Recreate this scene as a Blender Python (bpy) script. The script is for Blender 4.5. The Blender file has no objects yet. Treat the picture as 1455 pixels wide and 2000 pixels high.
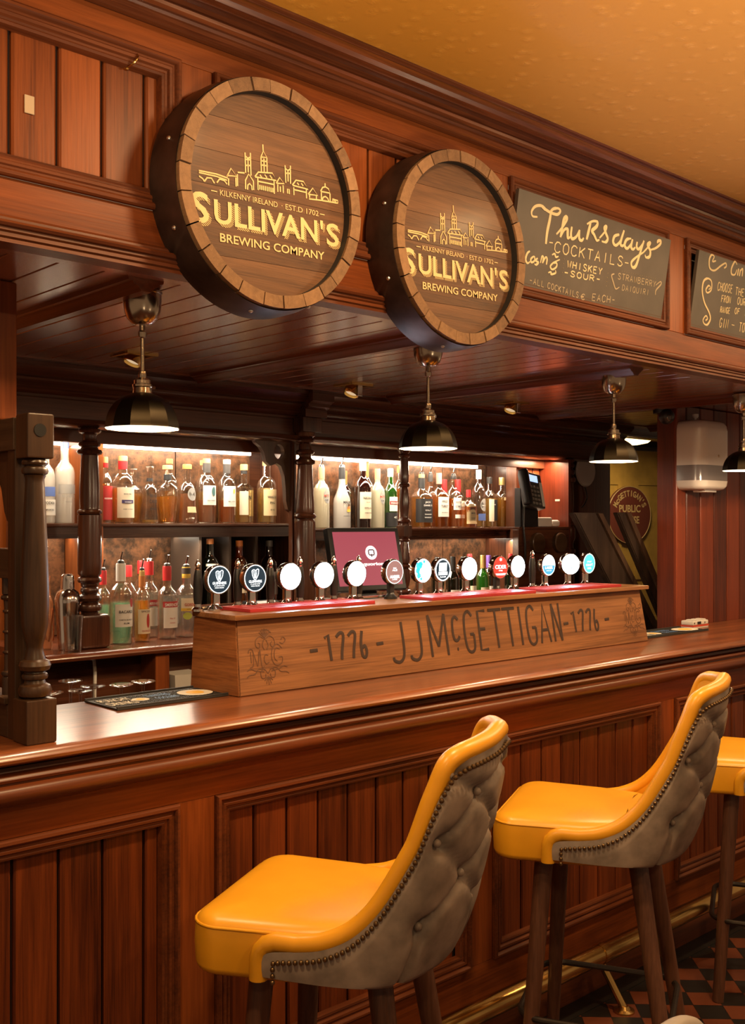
import bpy, bmesh, math, random
from math import sin, cos, pi, radians, sqrt
from mathutils import Vector, Matrix
random.seed(7)
SC = bpy.context.scene
COL = SC.collection

# ------------------------------------------------------------------ camera, world, exposure, room lights
cam_d = bpy.data.cameras.new('camera'); cam = bpy.data.objects.new('camera', cam_d); COL.objects.link(cam)
YAW = math.atan((2930 - 727.5) / 2050.0)            # angle between the view axis and the run of the bar (+X)
cam_d.sensor_fit = 'VERTICAL'; cam_d.sensor_height = 36.0; cam_d.sensor_width = 26.19
cam_d.lens = 2050 / 2000 * 36.0
cam_d.shift_y = 22 / 2000.0
cam_d.clip_start = 0.05
cam.location = (0, 0, 1.575)
cam.rotation_euler = (pi / 2, 0, YAW - pi / 2)
SC.camera = cam
SC.view_settings.view_transform = 'Standard'; SC.view_settings.look = 'None'
SC.view_settings.exposure = 0.2; SC.view_settings.gamma = 1.0; SC.view_settings.use_curve_mapping = False
SC.cycles.max_bounces = 10; SC.cycles.transparent_max_bounces = 32; SC.cycles.diffuse_bounces = 4
SC.cycles.glossy_bounces = 4; SC.cycles.transmission_bounces = 6; SC.cycles.sample_clamp_indirect = 4.0
SC.cycles.caustics_reflective = False; SC.cycles.caustics_refractive = False
world = bpy.data.worlds.new('world'); SC.world = world; world.use_nodes = True
world.node_tree.nodes['Background'].inputs[0].default_value = (1.0, 0.62, 0.36, 1)
world.node_tree.nodes['Background'].inputs[1].default_value = 0.25

def light(kind, loc, energy, color, size=0.1, aim=None, size_y=None, spot=None, blend=0.5, parent=None, name='room_light'):
    d = bpy.data.lights.new(name, kind); d.energy = energy; d.color = color
    if kind == 'AREA':
        d.size = size
        if size_y: d.shape = 'RECTANGLE'; d.size_y = size_y
        else: d.shape = 'DISK'
    else: d.shadow_soft_size = size
    if kind == 'SPOT': d.spot_size = radians(spot); d.spot_blend = blend
    o = bpy.data.objects.new(name, d); COL.objects.link(o); o.location = loc
    if aim is not None:
        o.rotation_euler = (Vector(aim) - Vector(loc)).to_track_quat('-Z', 'Y').to_euler()
    if parent: o.parent = parent
    return o
WARM = (1.0, 0.665, 0.32); SOFT = (1.0, 0.80, 0.58); LED = (1.0, 0.84, 0.62)
# ceiling downlights of the room on the customers' side
for (lx, ly, en) in ((0.30, 1.12, 17), (1.55, 1.12, 18), (2.80, 1.12, 18), (4.05, 1.12, 18), (-0.6, -0.6, 16), (1.6, -0.7, 18), (5.3, 1.12, 16)):
    light('AREA', (lx, ly, 2.64), en, WARM, 0.16, (lx, ly + 0.12, 0))
# unseen up-facing spots added to brighten the ceiling
for (lx, ly, en) in ((0.6, 0.35, 85), (1.9, 0.35, 58), (3.3, 0.35, 20), (4.8, 0.35, 12)):
    light('SPOT', (lx, ly, 1.55), en, (1.0, 0.78, 0.52), 0.12, (lx, ly + 0.25, 2.67), spot=128, blend=0.6)
light('SPOT', (2.75, -0.4, 1.3), 290, (0.42, 0.42, 1.0), 0.10, (2.75, 0.0, 2.67), spot=89, blend=0.2)  # unseen lilac spot added to tint a peach patch on the ceiling
# warm lamp in the snug behind the screen at the left
light('AREA', (0.9, 3.3, 2.3), 14, (1.0, 0.62, 0.30), 0.3, (1.5, 3.7, 1.2))

# ------------------------------------------------------------------ materials
MATS = {}
def nodes_of(m):
    m.use_nodes = True
    return m.node_tree.nodes, m.node_tree.links, m.node_tree.nodes['Principled BSDF']
def plain(name, col, rough=0.5, metal=0.0, coat=0.0, emis=None, estr=0.0, spec=0.5, noise=0.0, nscale=30, bump=0.0):
    if name in MATS: return MATS[name]
    m = bpy.data.materials.new(name); N, L, B = nodes_of(m)
    B.inputs['Base Color'].default_value = (*col, 1); B.inputs['Roughness'].default_value = rough
    B.inputs['Metallic'].default_value = metal; B.inputs['Coat Weight'].default_value = coat
    B.inputs['Coat Roughness'].default_value = 0.15
    B.inputs['Specular IOR Level'].default_value = spec
    if emis: B.inputs['Emission Color'].default_value = (*emis, 1); B.inputs['Emission Strength'].default_value = estr
    if noise or bump:
        tc = N.new('ShaderNodeTexCoord'); nz = N.new('ShaderNodeTexNoise'); nz.inputs['Scale'].default_value = nscale; nz.inputs['Detail'].default_value = 5
        L.new(tc.outputs['Object'], nz.inputs['Vector'])
        if noise:
            r = N.new('ShaderNodeValToRGB'); r.color_ramp.elements[0].position = 0.3; r.color_ramp.elements[1].position = 0.7
            r.color_ramp.elements[0].color = (*[c * (1 - noise) for c in col], 1)
            r.color_ramp.elements[1].color = (*[min(1, c * (1 + noise)) for c in col], 1)
            L.new(nz.outputs['Fac'], r.inputs['Fac']); L.new(r.outputs['Color'], B.inputs['Base Color'])
        if bump:
            b = N.new('ShaderNodeBump'); b.inputs['Strength'].default_value = bump; b.inputs['Distance'].default_value = 0.002
            L.new(nz.outputs['Fac'], b.inputs['Height']); L.new(b.outputs['Normal'], B.inputs['Normal'])
    MATS[name] = m; return m
def wood(name, dark, light_, axis='X', rough=0.32, across=20, along=1.3, vary=0.25, coat=0.10, bump=0.15, spec=0.4):
    key = name + '_' + axis
    if key in MATS: return MATS[key]
    m = bpy.data.materials.new(key); N, L, B = nodes_of(m)
    tc = N.new('ShaderNodeTexCoord')
    def noise(al, ac, detail, dist):
        mp = N.new('ShaderNodeMapping'); s = [ac, ac, ac]; s['XYZ'.index(axis)] = al
        mp.inputs['Scale'].default_value = s
        nz = N.new('ShaderNodeTexNoise'); nz.inputs['Scale'].default_value = 1; nz.inputs['Detail'].default_value = detail
        nz.inputs['Roughness'].default_value = 0.62; nz.inputs['Distortion'].default_value = dist
        L.new(tc.outputs['Object'], mp.inputs['Vector']); L.new(mp.outputs['Vector'], nz.inputs['Vector']); return nz
    g = N.new('ShaderNodeNewGeometry')
    n1 = noise(along, across, 6, 0.6); n2 = noise(along * 4, across * 9, 3, 0.2); n3 = noise(1.1, 3.2, 2, 0.5)
    # shift the figure of every board
    for nz in (n1,):
        mp = nz.inputs['Vector'].links[0].from_node
        cb = N.new('ShaderNodeCombineXYZ'); mu = N.new('ShaderNodeMath'); mu.operation = 'MULTIPLY'; mu.inputs[1].default_value = 37
        L.new(g.outputs['Random Per Island'], mu.inputs[0])
        for i in range(3): L.new(mu.outputs[0], cb.inputs[i])
        L.new(cb.outputs[0], mp.inputs['Location'])
    a1 = N.new('ShaderNodeMath'); a1.operation = 'MULTIPLY_ADD'; a1.inputs[1].default_value = 0.32
    L.new(n2.outputs['Fac'], a1.inputs[0])
    a0 = N.new('ShaderNodeMath'); a0.operation = 'MULTIPLY'; a0.inputs[1].default_value = 0.5; L.new(n1.outputs['Fac'], a0.inputs[0])
    L.new(a0.outputs[0], a1.inputs[2])
    a2 = N.new('ShaderNodeMath'); a2.operation = 'MULTIPLY_ADD'; a2.inputs[1].default_value = 0.32
    L.new(n3.outputs['Fac'], a2.inputs[0]); L.new(a1.outputs[0], a2.inputs[2])
    a3 = N.new('ShaderNodeMath'); a3.operation = 'MULTIPLY_ADD'; a3.inputs[1].default_value = vary
    L.new(g.outputs['Random Per Island'], a3.inputs[0]); L.new(a2.outputs[0], a3.inputs[2])
    r = N.new('ShaderNodeValToRGB'); r.color_ramp.elements[0].position = 0.46; r.color_ramp.elements[1].position = 0.46 + 0.24 + vary * 0.75
    r.color_ramp.elements[0].color = (*dark, 1); r.color_ramp.elements[1].color = (*light_, 1)
    L.new(a3.outputs[0], r.inputs['Fac']); L.new(r.outputs['Color'], B.inputs['Base Color'])
    B.inputs['Roughness'].default_value = rough; B.inputs['Coat Weight'].default_value = coat; B.inputs['Coat Roughness'].default_value = 0.2; B.inputs['Specular IOR Level'].default_value = spec
    if bump:
        b = N.new('ShaderNodeBump'); b.inputs['Strength'].default_value = bump; b.inputs['Distance'].default_value = 0.0015
        L.new(n2.outputs['Fac'], b.inputs['Height']); L.new(b.outputs['Normal'], B.inputs['Normal'])
    MATS[key] = m; return m
def emit(name, col, strength):
    if name in MATS: return MATS[name]
    m = bpy.data.materials.new(name); N, L, B = nodes_of(m)
    B.inputs['Base Color'].default_value = (*[c * 0.8 for c in col], 1); B.inputs['Roughness'].default_value = 0.4
    B.inputs['Emission Color'].default_value = (*col, 1); B.inputs['Emission Strength'].default_value = strength
    MATS[name] = m; return m
def glass(name, tint, body=0.0, bodycol=None, rough=0.03, edge=0.5):
    """clear or coloured glass wall / liquid: straight-through transparency, a mirror film and a share of body colour"""
    if name in MATS: return MATS[name]
    m = bpy.data.materials.new(name); m.use_nodes = True; N, L = m.node_tree.nodes, m.node_tree.links
    N.remove(N['Principled BSDF']); out = N['Material Output']
    t = N.new('ShaderNodeBsdfTransparent'); t.inputs[0].default_value = (*tint, 1)
    gl = N.new('ShaderNodeBsdfGlossy'); gl.inputs['Roughness'].default_value = rough; gl.inputs[0].default_value = (1, 1, 1, 1)
    lw = N.new('ShaderNodeLayerWeight'); lw.inputs['Blend'].default_value = edge
    ml = N.new('ShaderNodeMath'); ml.operation = 'MULTIPLY_ADD'; ml.inputs[1].default_value = 0.75; ml.inputs[2].default_value = 0.06
    L.new(lw.outputs['Facing'], ml.inputs[0])
    base = t.outputs[0]
    if body:
        d = N.new('ShaderNodeBsdfTranslucent'); d.inputs[0].default_value = (*(bodycol or tint), 1)
        d2 = N.new('ShaderNodeBsdfDiffuse'); d2.inputs[0].default_value = (*(bodycol or tint), 1)
        md = N.new('ShaderNodeMixShader'); md.inputs[0].default_value = 0.4
        L.new(d.outputs[0], md.inputs[1]); L.new(d2.outputs[0], md.inputs[2])
        mb = N.new('ShaderNodeMixShader'); mb.inputs[0].default_value = body
        L.new(t.outputs[0], mb.inputs[1]); L.new(md.outputs[0], mb.inputs[2]); base = mb.outputs[0]
    mx = N.new('ShaderNodeMixShader'); L.new(ml.outputs[0], mx.inputs[0]); L.new(base, mx.inputs[1]); L.new(gl.outputs[0], mx.inputs[2])
    L.new(mx.outputs[0], out.inputs[0]); MATS[name] = m; return m

PINE_D, PINE_L = (0.052, 0.0105, 0.0034), (0.29, 0.072, 0.0155)
DARK_D, DARK_L = (0.030, 0.0105, 0.0060), (0.120, 0.040, 0.0180)
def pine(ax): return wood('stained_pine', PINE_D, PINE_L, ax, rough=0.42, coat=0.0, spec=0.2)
def panel_pine(ax): return wood('shaded_panel_pine', (0.032, 0.0065, 0.0024), (0.185, 0.041, 0.0090), ax, rough=0.42, coat=0.0, spec=0.25, vary=0.10, across=30)  # stained pine darkened in its colour for the light falling off low down
def mold(ax): return wood('stained_pine_molding', (0.050, 0.0125, 0.0045), (0.17, 0.045, 0.014), ax, rough=0.34, vary=0.1, coat=0.08, spec=.4)
def mold2(ax): return wood('matt_pine_molding', (0.050, 0.0125, 0.0045), (0.17, 0.045, 0.014), ax, rough=0.55, vary=0.1, coat=0, spec=.2)
def maho(ax): return wood('dark_mahogany', DARK_D, DARK_L, ax, rough=0.27, vary=0.1, coat=0.4, across=24)
def soff(ax): return wood('soffit_boards', (0.115, 0.040, 0.021), (0.31, 0.115, 0.058), ax, rough=0.24, vary=0.12, coat=0.5, spec=.6)
def oak(ax): return wood('oak', (0.085, 0.032, 0.012), (0.31, 0.132, 0.050), ax, rough=0.45, vary=0.05, across=30, coat=0.05)
BLACK = plain('black_plastic', (0.012, 0.012, 0.013), 0.35)
CHROME = plain('chrome', (0.75, 0.73, 0.70), 0.12, 1.0)
BRASS = plain('polished_brass', (0.62, 0.40, 0.13), 0.22, 1.0, noise=0.15, nscale=12)
NICKEL = plain('antique_nickel', (0.42, 0.34, 0.25), 0.2, 1.0)
BRONZE = plain('dark_bronze', (0.026, 0.020, 0.013), 0.38, 1.0)
GROOVE = plain('dark_groove', (0.018, 0.0065, 0.004), 0.7)
WHITE = plain('white_plastic', (0.62, 0.58, 0.54), 0.35)

# ------------------------------------------------------------------ mesh helpers
def newbm(): return bmesh.new()
def add(bm, vs, fs):
    v = [bm.verts.new(p) for p in vs]
    for f in fs:
        try: bm.faces.new([v[i] for i in f])
        except ValueError: pass
    return v
def box(bm, x0, x1, y0, y1, z0, z1, bev=0.0, M=None, seg=2):
    vs = [(x0,y0,z0),(x1,y0,z0),(x1,y1,z0),(x0,y1,z0),(x0,y0,z1),(x1,y0,z1),(x1,y1,z1),(x0,y1,z1)]
    fs = [(0,3,2,1),(4,5,6,7),(0,1,5,4),(1,2,6,5),(2,3,7,6),(3,0,4,7)]
    if bev:
        t = bmesh.new(); add(t, vs, fs); t.normal_update()
        bmesh.ops.bevel(t, geom=list(t.edges), offset=bev, segments=seg, affect='EDGES', profile=0.5)
        t.verts.index_update(); vs = [v.co.copy() for v in t.verts]; fs = [[v.index for v in f.verts] for f in t.faces]; t.free()
    if M is not None: vs = [M @ Vector(p) for p in vs]
    add(bm, vs, fs)
def lathe(bm, prof, cx=0, cy=0, seg=24, M=None, cap0=True, cap1=True, sq=None, rot=0.0):
    """prof: (radius, z[, squareness]) from bottom to top"""
    rings = []
    for p in prof:
        r, z = p[0], p[1]; n = p[2] if len(p) > 2 else 2.0
        ring = []
        for i in range(seg):
            a = 2 * pi * i / seg; c, s = cos(a), sin(a)
            k = 1.0 if n <= 2.01 else 1.0 / (abs(c) ** n + abs(s) ** n) ** (1.0 / n)
            a2 = rot; x, y = r * k * c, r * k * s
            q = Vector((cx + x * cos(a2) - y * sin(a2), cy + x * sin(a2) + y * cos(a2), z))
            ring.append(bm.verts.new(M @ q if M is not None else q))
        rings.append(ring)
    for a, b in zip(rings, rings[1:]):
        for i in range(seg):
            j = (i + 1) % seg; bm.faces.new((a[i], a[j], b[j], b[i]))
    if cap0: bm.faces.new(list(reversed(rings[0])))
    if cap1: bm.faces.new(rings[-1])
def tube(bm, pts, r, seg=8, closed=False, flat=None, caps=True):
    """round (or flattened along normal `flat`) tube through points; r may be a list"""
    P = [Vector(p) for p in pts]; n = len(P); rings = []
    up = None
    for i in range(n):
        if closed: t = P[(i + 1) % n] - P[i - 1]
        else: t = P[min(i + 1, n - 1)] - P[max(i - 1, 0)]
        if t.length < 1e-9: t = Vector((0, 0, 1))
        t.normalize()
        if flat is not None: nn = Vector(flat[0])
        else:
            if up is None: up = t.orthogonal().normalized()
            up = up - t * up.dot(t)
            if up.length < 1e-6: up = t.orthogonal()
            up.normalize(); nn = up
        b = t.cross(nn); b = b.normalized() if b.length > 1e-6 else t.orthogonal()
        rr = r[i] if isinstance(r, (list, tuple)) else r
        f = flat[1] if flat is not None else 1.0
        rings.append([bm.verts.new(P[i] + b * rr * cos(2*pi*k/seg) + nn * rr * f * sin(2*pi*k/seg)) for k in range(seg)])
    m = n if closed else n - 1
    for i in range(m):
        A, B = rings[i], rings[(i + 1) % n]
        for k in range(seg):
            j = (k + 1) % seg; bm.faces.new((A[k], A[j], B[j], B[k]))
    if not closed and caps:
        bm.faces.new(list(reversed(rings[0]))); bm.faces.new(rings[-1])
def sphere(bm, c, r, u=12, v=8, sc=(1, 1, 1)):
    c = Vector(c); rows = []
    for i in range(1, v):
        a = pi * i / v
        rows.append([bm.verts.new(c + Vector((r*sc[0]*sin(a)*cos(2*pi*k/u), r*sc[1]*sin(a)*sin(2*pi*k/u), r*sc[2]*cos(a)))) for k in range(u)])
    T = bm.verts.new(c + Vector((0, 0, r*sc[2]))); Bt = bm.verts.new(c - Vector((0, 0, r*sc[2])))
    for k in range(u):
        j = (k + 1) % u; bm.faces.new((T, rows[0][k], rows[0][j])); bm.faces.new((Bt, rows[-1][j], rows[-1][k]))
        for a, b in zip(rows, rows[1:]): bm.faces.new((a[k], b[k], b[j], a[j]))
def prism(bm, prof, a0, a1, axis='X'):
    """closed 2-D outline extruded along an axis; prof gives the other two coordinates in order"""
    def P(a, u, v): return {'X': (a, u, v), 'Y': (u, a, v), 'Z': (u, v, a)}[axis]
    A = [bm.verts.new(P(a0, *p)) for p in prof]; B = [bm.verts.new(P(a1, *p)) for p in prof]
    n = len(prof)
    for i in range(n):
        j = (i + 1) % n; bm.faces.new((A[i], A[j], B[j], B[i]))
    bm.faces.new(list(reversed(A))); bm.faces.new(B)
def frame_mold(bm, x0, x1, z0, z1, yf, prof):
    """mitred picture-frame moulding in an XZ plane facing -Y; prof: (inset, stand-out)"""
    rings = []
    for t, p in prof:
        rings.append([bm.verts.new(c) for c in ((x0+t, yf-p, z0+t), (x1-t, yf-p, z0+t), (x1-t, yf-p, z1-t), (x0+t, yf-p, z1-t))])
    for a, b in zip(rings, rings[1:]):
        for i in range(4):
            j = (i + 1) % 4; bm.faces.new((a[i], a[j], b[j], b[i]))
PANEL_PROF = [(0,0),(0,.010),(.003,.014),(.009,.015),(.013,.012),(.015,.006),(.019,.006),(.022,.009),(.028,.008),(.031,.002),(.035,.001),(.038,.003),(.043,.001),(.045,-.006),(.046,-.016)]
def boards(bm, x0, x1, z0, z1, yf, pitch, th=0.012, gap=0.007, first=None):
    x = x0; k = 0
    while x < x1 - 0.004:
        w = (first if (first and k == 0) else pitch); xe = min(x + w, x1)
        if xe - x > 0.012: box(bm, x + gap/2, xe - gap/2, yf, yf + th, z0, z1, bev=min(0.004, (xe-x)/5), seg=1)
        x = xe; k += 1
def catmull(pts, k=6, closed=False):
    P = [Vector(p) for p in pts]; n = len(P); out = []
    if n < 3: return P
    rng = range(n if closed else n - 1)
    for i in rng:
        p0 = P[i-1] if (i > 0 or closed) else P[0]; p1 = P[i]; p2 = P[(i+1) % n]; p3 = P[(i+2) % n] if (i + 2 < n or closed) else P[-1]
        for s in range(k):
            t = s / k
            out.append(0.5*((2*p1)+(p2-p0)*t+(2*p0-5*p1+4*p2-p3)*t*t+(3*p1-p0-3*p2+p3)*t*t*t))
    if not closed: out.append(P[-1])
    return out
def smooth(o, angle=35):
    me = o.data
    for p in me.polygons: p.use_smooth = True
    try: me.set_sharp_from_angle(angle=radians(angle))
    except Exception: pass
    if len(me.polygons) < 4000:
        w = o.modifiers.new('face_weighted_normals', 'WEIGHTED_NORMAL'); w.keep_sharp = True
def wloc(o):
    v = Vector((0, 0, 0))
    while o is not None: v += o.location; o = o.parent
    return v
def part(name, bm, mat, parent=None, sm=35, weld=False, label=None):
    """link a bmesh (built in world coordinates) as one mesh object, under its parent when given"""
    if weld: bmesh.ops.remove_doubles(bm, verts=bm.verts, dist=1e-5)
    bmesh.ops.recalc_face_normals(bm, faces=bm.faces)
    if parent is not None: bmesh.ops.translate(bm, vec=-wloc(parent), verts=bm.verts)
    me = bpy.data.meshes.new(name); bm.to_mesh(me); bm.free()
    o = bpy.data.objects.new(name, me); COL.objects.link(o)
    if mat is not None: me.materials.append(mat)
    if parent is not None: o.parent = parent
    if sm: smooth(o, sm)
    if label: o['label'] = label
    return o
def thing(name, label, cat, loc=(0, 0, 0), group=None):
    o = bpy.data.objects.new(name, None); o.empty_display_size = 0.05; COL.objects.link(o); o.location = loc
    o['label'] = label; o['category'] = cat
    if group: o['group'] = group
    return o
def tag(o, label, cat, group=None):
    o['label'] = label; o['category'] = cat
    if group: o['group'] = group
    return o
def setting(name, bm, mat, sm=0):
    o = part(name, bm, mat, sm=sm); o['kind'] = 'structure'; return o
def copy_tree(o, parent=None):
    c = o.copy(); COL.objects.link(c)
    if parent is not None: c.parent = parent
    for ch in list(o.children): copy_tree(ch, c)
    return c
def dup(o, loc, rz=None, label=None):
    c = copy_tree(o); c.location = loc
    if rz is not None: c.rotation_euler[2] = rz
    if label: c['label'] = label
    return c

# ------------------------------------------------------------------ lettering
_tc = {}
def text_geo(s, bold=0.0):
    """flat built-in lettering, cap height scaled to 1, starting at x = 0: (verts, faces, width)"""
    key = (s, bold)
    if key in _tc: return _tc[key]
    cu = bpy.data.curves.new('lettering', 'FONT'); cu.body = s; cu.size = 1.0; cu.offset = bold; cu.resolution_u = 3
    ob = bpy.data.objects.new('lettering', cu); COL.objects.link(ob)
    dg = bpy.context.evaluated_depsgraph_get(); dg.update()
    me = bpy.data.meshes.new_from_object(ob.evaluated_get(dg))
    vs = [(v.co.x, v.co.y) for v in me.vertices]; fs = [list(p.vertices) for p in me.polygons]
    bpy.data.objects.remove(ob); bpy.data.curves.remove(cu); bpy.data.meshes.remove(me)
    if not vs: return [], [], 1
    x0 = min(v[0] for v in vs); x1 = max(v[0] for v in vs); ch = 0.73
    vs = [((x - x0) / ch, y / ch) for x, y in vs]
    _tc[key] = (vs, fs, (x1 - x0) / ch); return _tc[key]
def put_text(bm, s, f, x, y, cap, width=None, align='L', bold=0.0):
    """lettering into bm through f(u, v) -> 3-D; width stretches the line"""
    vs, fs, w = text_geo(s, bold); sx = (width / w) if width else cap
    off = {'L': 0, 'C': -w * sx / 2, 'R': -w * sx}[align]
    add(bm, [f(x + off + a * sx, y + b * cap) for a, b in vs], fs)
STROKE = {  # single-stroke capitals on a 4 x 6 grid
 'A': [[(0,0),(2,6),(4,0)],[(.8,2.2),(3.2,2.2)]], 'B': [[(0,0),(0,6),(2.6,6),(3.5,5),(2.6,3.3),(0,3.3)],[(2.6,3.3),(4,2),(2.8,0),(0,0)]],
 'C': [[(4,5),(2.8,6),(1.2,6),(0,4.4),(0,1.6),(1.2,0),(2.8,0),(4,1)]], 'D': [[(0,0),(0,6),(2.2,6),(4,4),(4,2),(2.2,0),(0,0)]],
 'E': [[(3.6,6),(0,6),(0,0),(3.6,0)],[(0,3.2),(2.8,3.2)]], 'F': [[(3.6,6),(0,6),(0,0)],[(0,3.2),(2.8,3.2)]],
 'G': [[(4,5),(2.8,6),(1.2,6),(0,4.4),(0,1.6),(1.2,0),(2.8,0),(4,1.4),(4,2.8),(2.4,2.8)]], 'H': [[(0,0),(0,6)],[(4,0),(4,6)],[(0,3),(4,3)]],
 'I': [[(2,0),(2,6)]], 'J': [[(3,6),(3,1.2),(2,0),(.8,0),(0,.9)]], 'K': [[(0,0),(0,6)],[(3.8,6),(0,2.6)],[(1.2,3.6),(4,0)]], 'L': [[(0,6),(0,0),(3.4,0)]],
 'M': [[(0,0),(0,6),(2,1.6),(4,6),(4,0)]], 'N': [[(0,0),(0,6),(4,0),(4,6)]], 'O': [[(1.2,0),(0,1.6),(0,4.4),(1.2,6),(2.8,6),(4,4.4),(4,1.6),(2.8,0),(1.2,0)]],
 'P': [[(0,0),(0,6),(2.8,6),(4,4.6),(2.8,3),(0,3)]], 'Q': [[(1.2,0),(0,1.6),(0,4.4),(1.2,6),(2.8,6),(4,4.4),(4,1.6),(2.8,0),(1.2,0)],[(2.4,1.6),(4.2,-.4)]],
 'R': [[(0,0),(0,6),(2.8,6),(4,4.6),(2.8,3),(0,3)],[(1.8,3),(4,0)]], 'S': [[(3.8,5),(2.8,6),(1.2,6),(.2,4.8),(1,3.5),(3,2.6),(4,1.3),(2.8,0),(1.2,0),(0,1)]],
 'T': [[(0,6),(4,6)],[(2,6),(2,0)]], 'U': [[(0,6),(0,1.5),(1.2,0),(2.8,0),(4,1.5),(4,6)]], 'V': [[(0,6),(2,0),(4,6)]], 'W': [[(0,6),(1,0),(2,4),(3,0),(4,6)]],
 'Y': [[(0,6),(2,3),(4,6)],[(2,3),(2,0)]], '-': [[(.6,3),(3.4,3)]], '1': [[(1,4.8),(2.2,6),(2.2,0)]], '7': [[(.2,5.2),(.8,6),(3.8,6),(1.8,0)]],
 '6': [[(3,6),(.6,3),(.2,1.4),(1.4,0),(2.8,0),(3.8,1.4),(2.8,3),(1.4,3),(.5,2)]], '€': [[(4,5),(2.8,6),(1.4,5.6),(.6,4),(.6,2),(1.4,.4),(2.8,0),(4,1)],[(-.2,3.5),(3,3.5)],[(-.2,2.5),(2.8,2.5)]],
 '.': [[(1.8,0),(2.2,.2)]], "'": [[(2,6),(2,4.6)]], 'c': [[(3.4,3.4),(2.2,4.2),(.8,3.4),(.6,1),(1.8,0),(3.4,.8)]] }
def put_strokes(bm, s, f, a, b, cap, r, flat, gap=0.35):
    """hand lettering from a to b (2-D baseline) through f(u, v)"""
    n = len(s); L = sqrt((b[0]-a[0])**2 + (b[1]-a[1])**2); adv = L / (n - gap * 0.8); w = adv * (1 - gap)
    dx, dy = (b[0]-a[0]) / L, (b[1]-a[1]) / L
    for i, ch in enumerate(s):
        for st in STROKE.get(ch, []):
            pts = []
            for (x, y) in st:
                u = i * adv + x / 4 * w; v = y / 6 * cap
                pts.append(f(a[0] + dx * u - dy * v * 0.0, a[1] + dy * u + v))
            tube(bm, pts, r, 6, flat=flat)

# ================================================================== SETTING
# floor: terracotta and black chequer laid at 45 degrees to the bar
def floor_mat():
    m = bpy.data.materials.new('chequer_tiles'); N, L, B = nodes_of(m)
    tc = N.new('ShaderNodeTexCoord'); mp = N.new('ShaderNodeMapping'); mp.inputs['Rotation'].default_value = (0, 0, radians(45)); mp.inputs['Location'].default_value = (0.02, 0.03, 0)
    L.new(tc.outputs['Object'], mp.inputs['Vector'])
    ch = N.new('ShaderNodeTexChecker'); ch.inputs['Scale'].default_value = 1 / 0.0945
    ch.inputs['Color1'].default_value = (0.20, 0.052, 0.020, 1); ch.inputs['Color2'].default_value = (0.014, 0.011, 0.010, 1)
    L.new(mp.outputs[0], ch.inputs['Vector'])
    nz = N.new('ShaderNodeTexNoise'); nz.inputs['Scale'].default_value = 9; nz.inputs['Detail'].default_value = 6; L.new(tc.outputs['Object'], nz.inputs['Vector'])
    mx = N.new('ShaderNodeMix'); mx.data_type = 'RGBA'; mx.blend_type = 'MULTIPLY'; mx.inputs[0].default_value = 0.6
    L.new(ch.outputs[0], mx.inputs[6]); L.new(nz.outputs['Fac'], mx.inputs[7])
    br = N.new('ShaderNodeTexBrick'); br.offset = 0; br.inputs['Scale'].default_value = 1 / 0.0945; br.inputs['Brick Width'].default_value = 1; br.inputs['Row Height'].default_value = 1
    br.inputs['Mortar Size'].default_value = 0.018; br.inputs['Color1'].default_value = (1,1,1,1); br.inputs['Color2'].default_value = (1,1,1,1); br.inputs['Mortar'].default_value = (0.25,0.2,0.16,1)
    L.new(mp.outputs[0], br.inputs['Vector'])
    m2 = N.new('ShaderNodeMix'); m2.data_type = 'RGBA'; m2.blend_type = 'MULTIPLY'; m2.inputs[0].default_value = 1
    L.new(mx.outputs[2], m2.inputs[6]); L.new(br.outputs[0], m2.inputs[7]); L.new(m2.outputs[2], B.inputs['Base Color'])
    B.inputs['Roughness'].default_value = 0.42
    return m
bm = newbm(); box(bm, -2.5, 7.5, -2.5, 6.0, -0.1, 0.0); setting('floor', bm, floor_mat())
bm = newbm(); box(bm, -1, 6, 2.005, 2.075, 0.0, 0.003); setting('trim_1', bm, plain('black_border_tiles', (0.012, 0.010, 0.009), 0.4))
def paper_mat():
    m = bpy.data.materials.new('embossed_gold_paper'); N, L, B = nodes_of(m)
    tc = N.new('ShaderNodeTexCoord'); v = N.new('ShaderNodeTexVoronoi'); v.inputs['Scale'].default_value = 26
    n = N.new('ShaderNodeTexNoise'); n.inputs['Scale'].default_value = 140; n.inputs['Detail'].default_value = 3
    n2 = N.new('ShaderNodeTexNoise'); n2.inputs['Scale'].default_value = 7; n2.inputs['Detail'].default_value = 2
    for q in (v, n, n2): L.new(tc.outputs['Object'], q.inputs['Vector'])
    r0 = N.new('ShaderNodeValToRGB'); r0.color_ramp.elements[0].position = .05; r0.color_ramp.elements[1].position = .45
    r0.color_ramp.elements[0].color = (1,1,1,1); r0.color_ramp.elements[1].color = (0,0,0,1); L.new(v.outputs['Distance'], r0.inputs[0])
    mu = N.new('ShaderNodeMath'); mu.operation = 'MULTIPLY'; L.new(n.outputs['Fac'], mu.inputs[0]); L.new(r0.outputs['Color'], mu.inputs[1])
    r = N.new('ShaderNodeValToRGB'); r.color_ramp.elements[0].position = .15; r.color_ramp.elements[1].position = .7
    r.color_ramp.elements[0].color = (0.46, 0.20, 0.026, 1); r.color_ramp.elements[1].color = (0.56, 0.26, 0.042, 1)
    L.new(mu.outputs[0], r.inputs[0]); L.new(r.outputs['Color'], B.inputs['Base Color'])
    b = N.new('ShaderNodeBump'); b.inputs['Strength'].default_value = 0.5; b.inputs['Distance'].default_value = 0.004
    L.new(mu.outputs[0], b.inputs['Height']); L.new(b.outputs['Normal'], B.inputs['Normal'])
    B.inputs['Roughness'].default_value = 0.42; B.inputs['Specular IOR Level'].default_value = 0.35
    return m
bm = newbm(); box(bm, -2.5, 7.5, -2.5, 1.9, 2.672, 2.75); setting('ceiling', bm, paper_mat())
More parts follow.
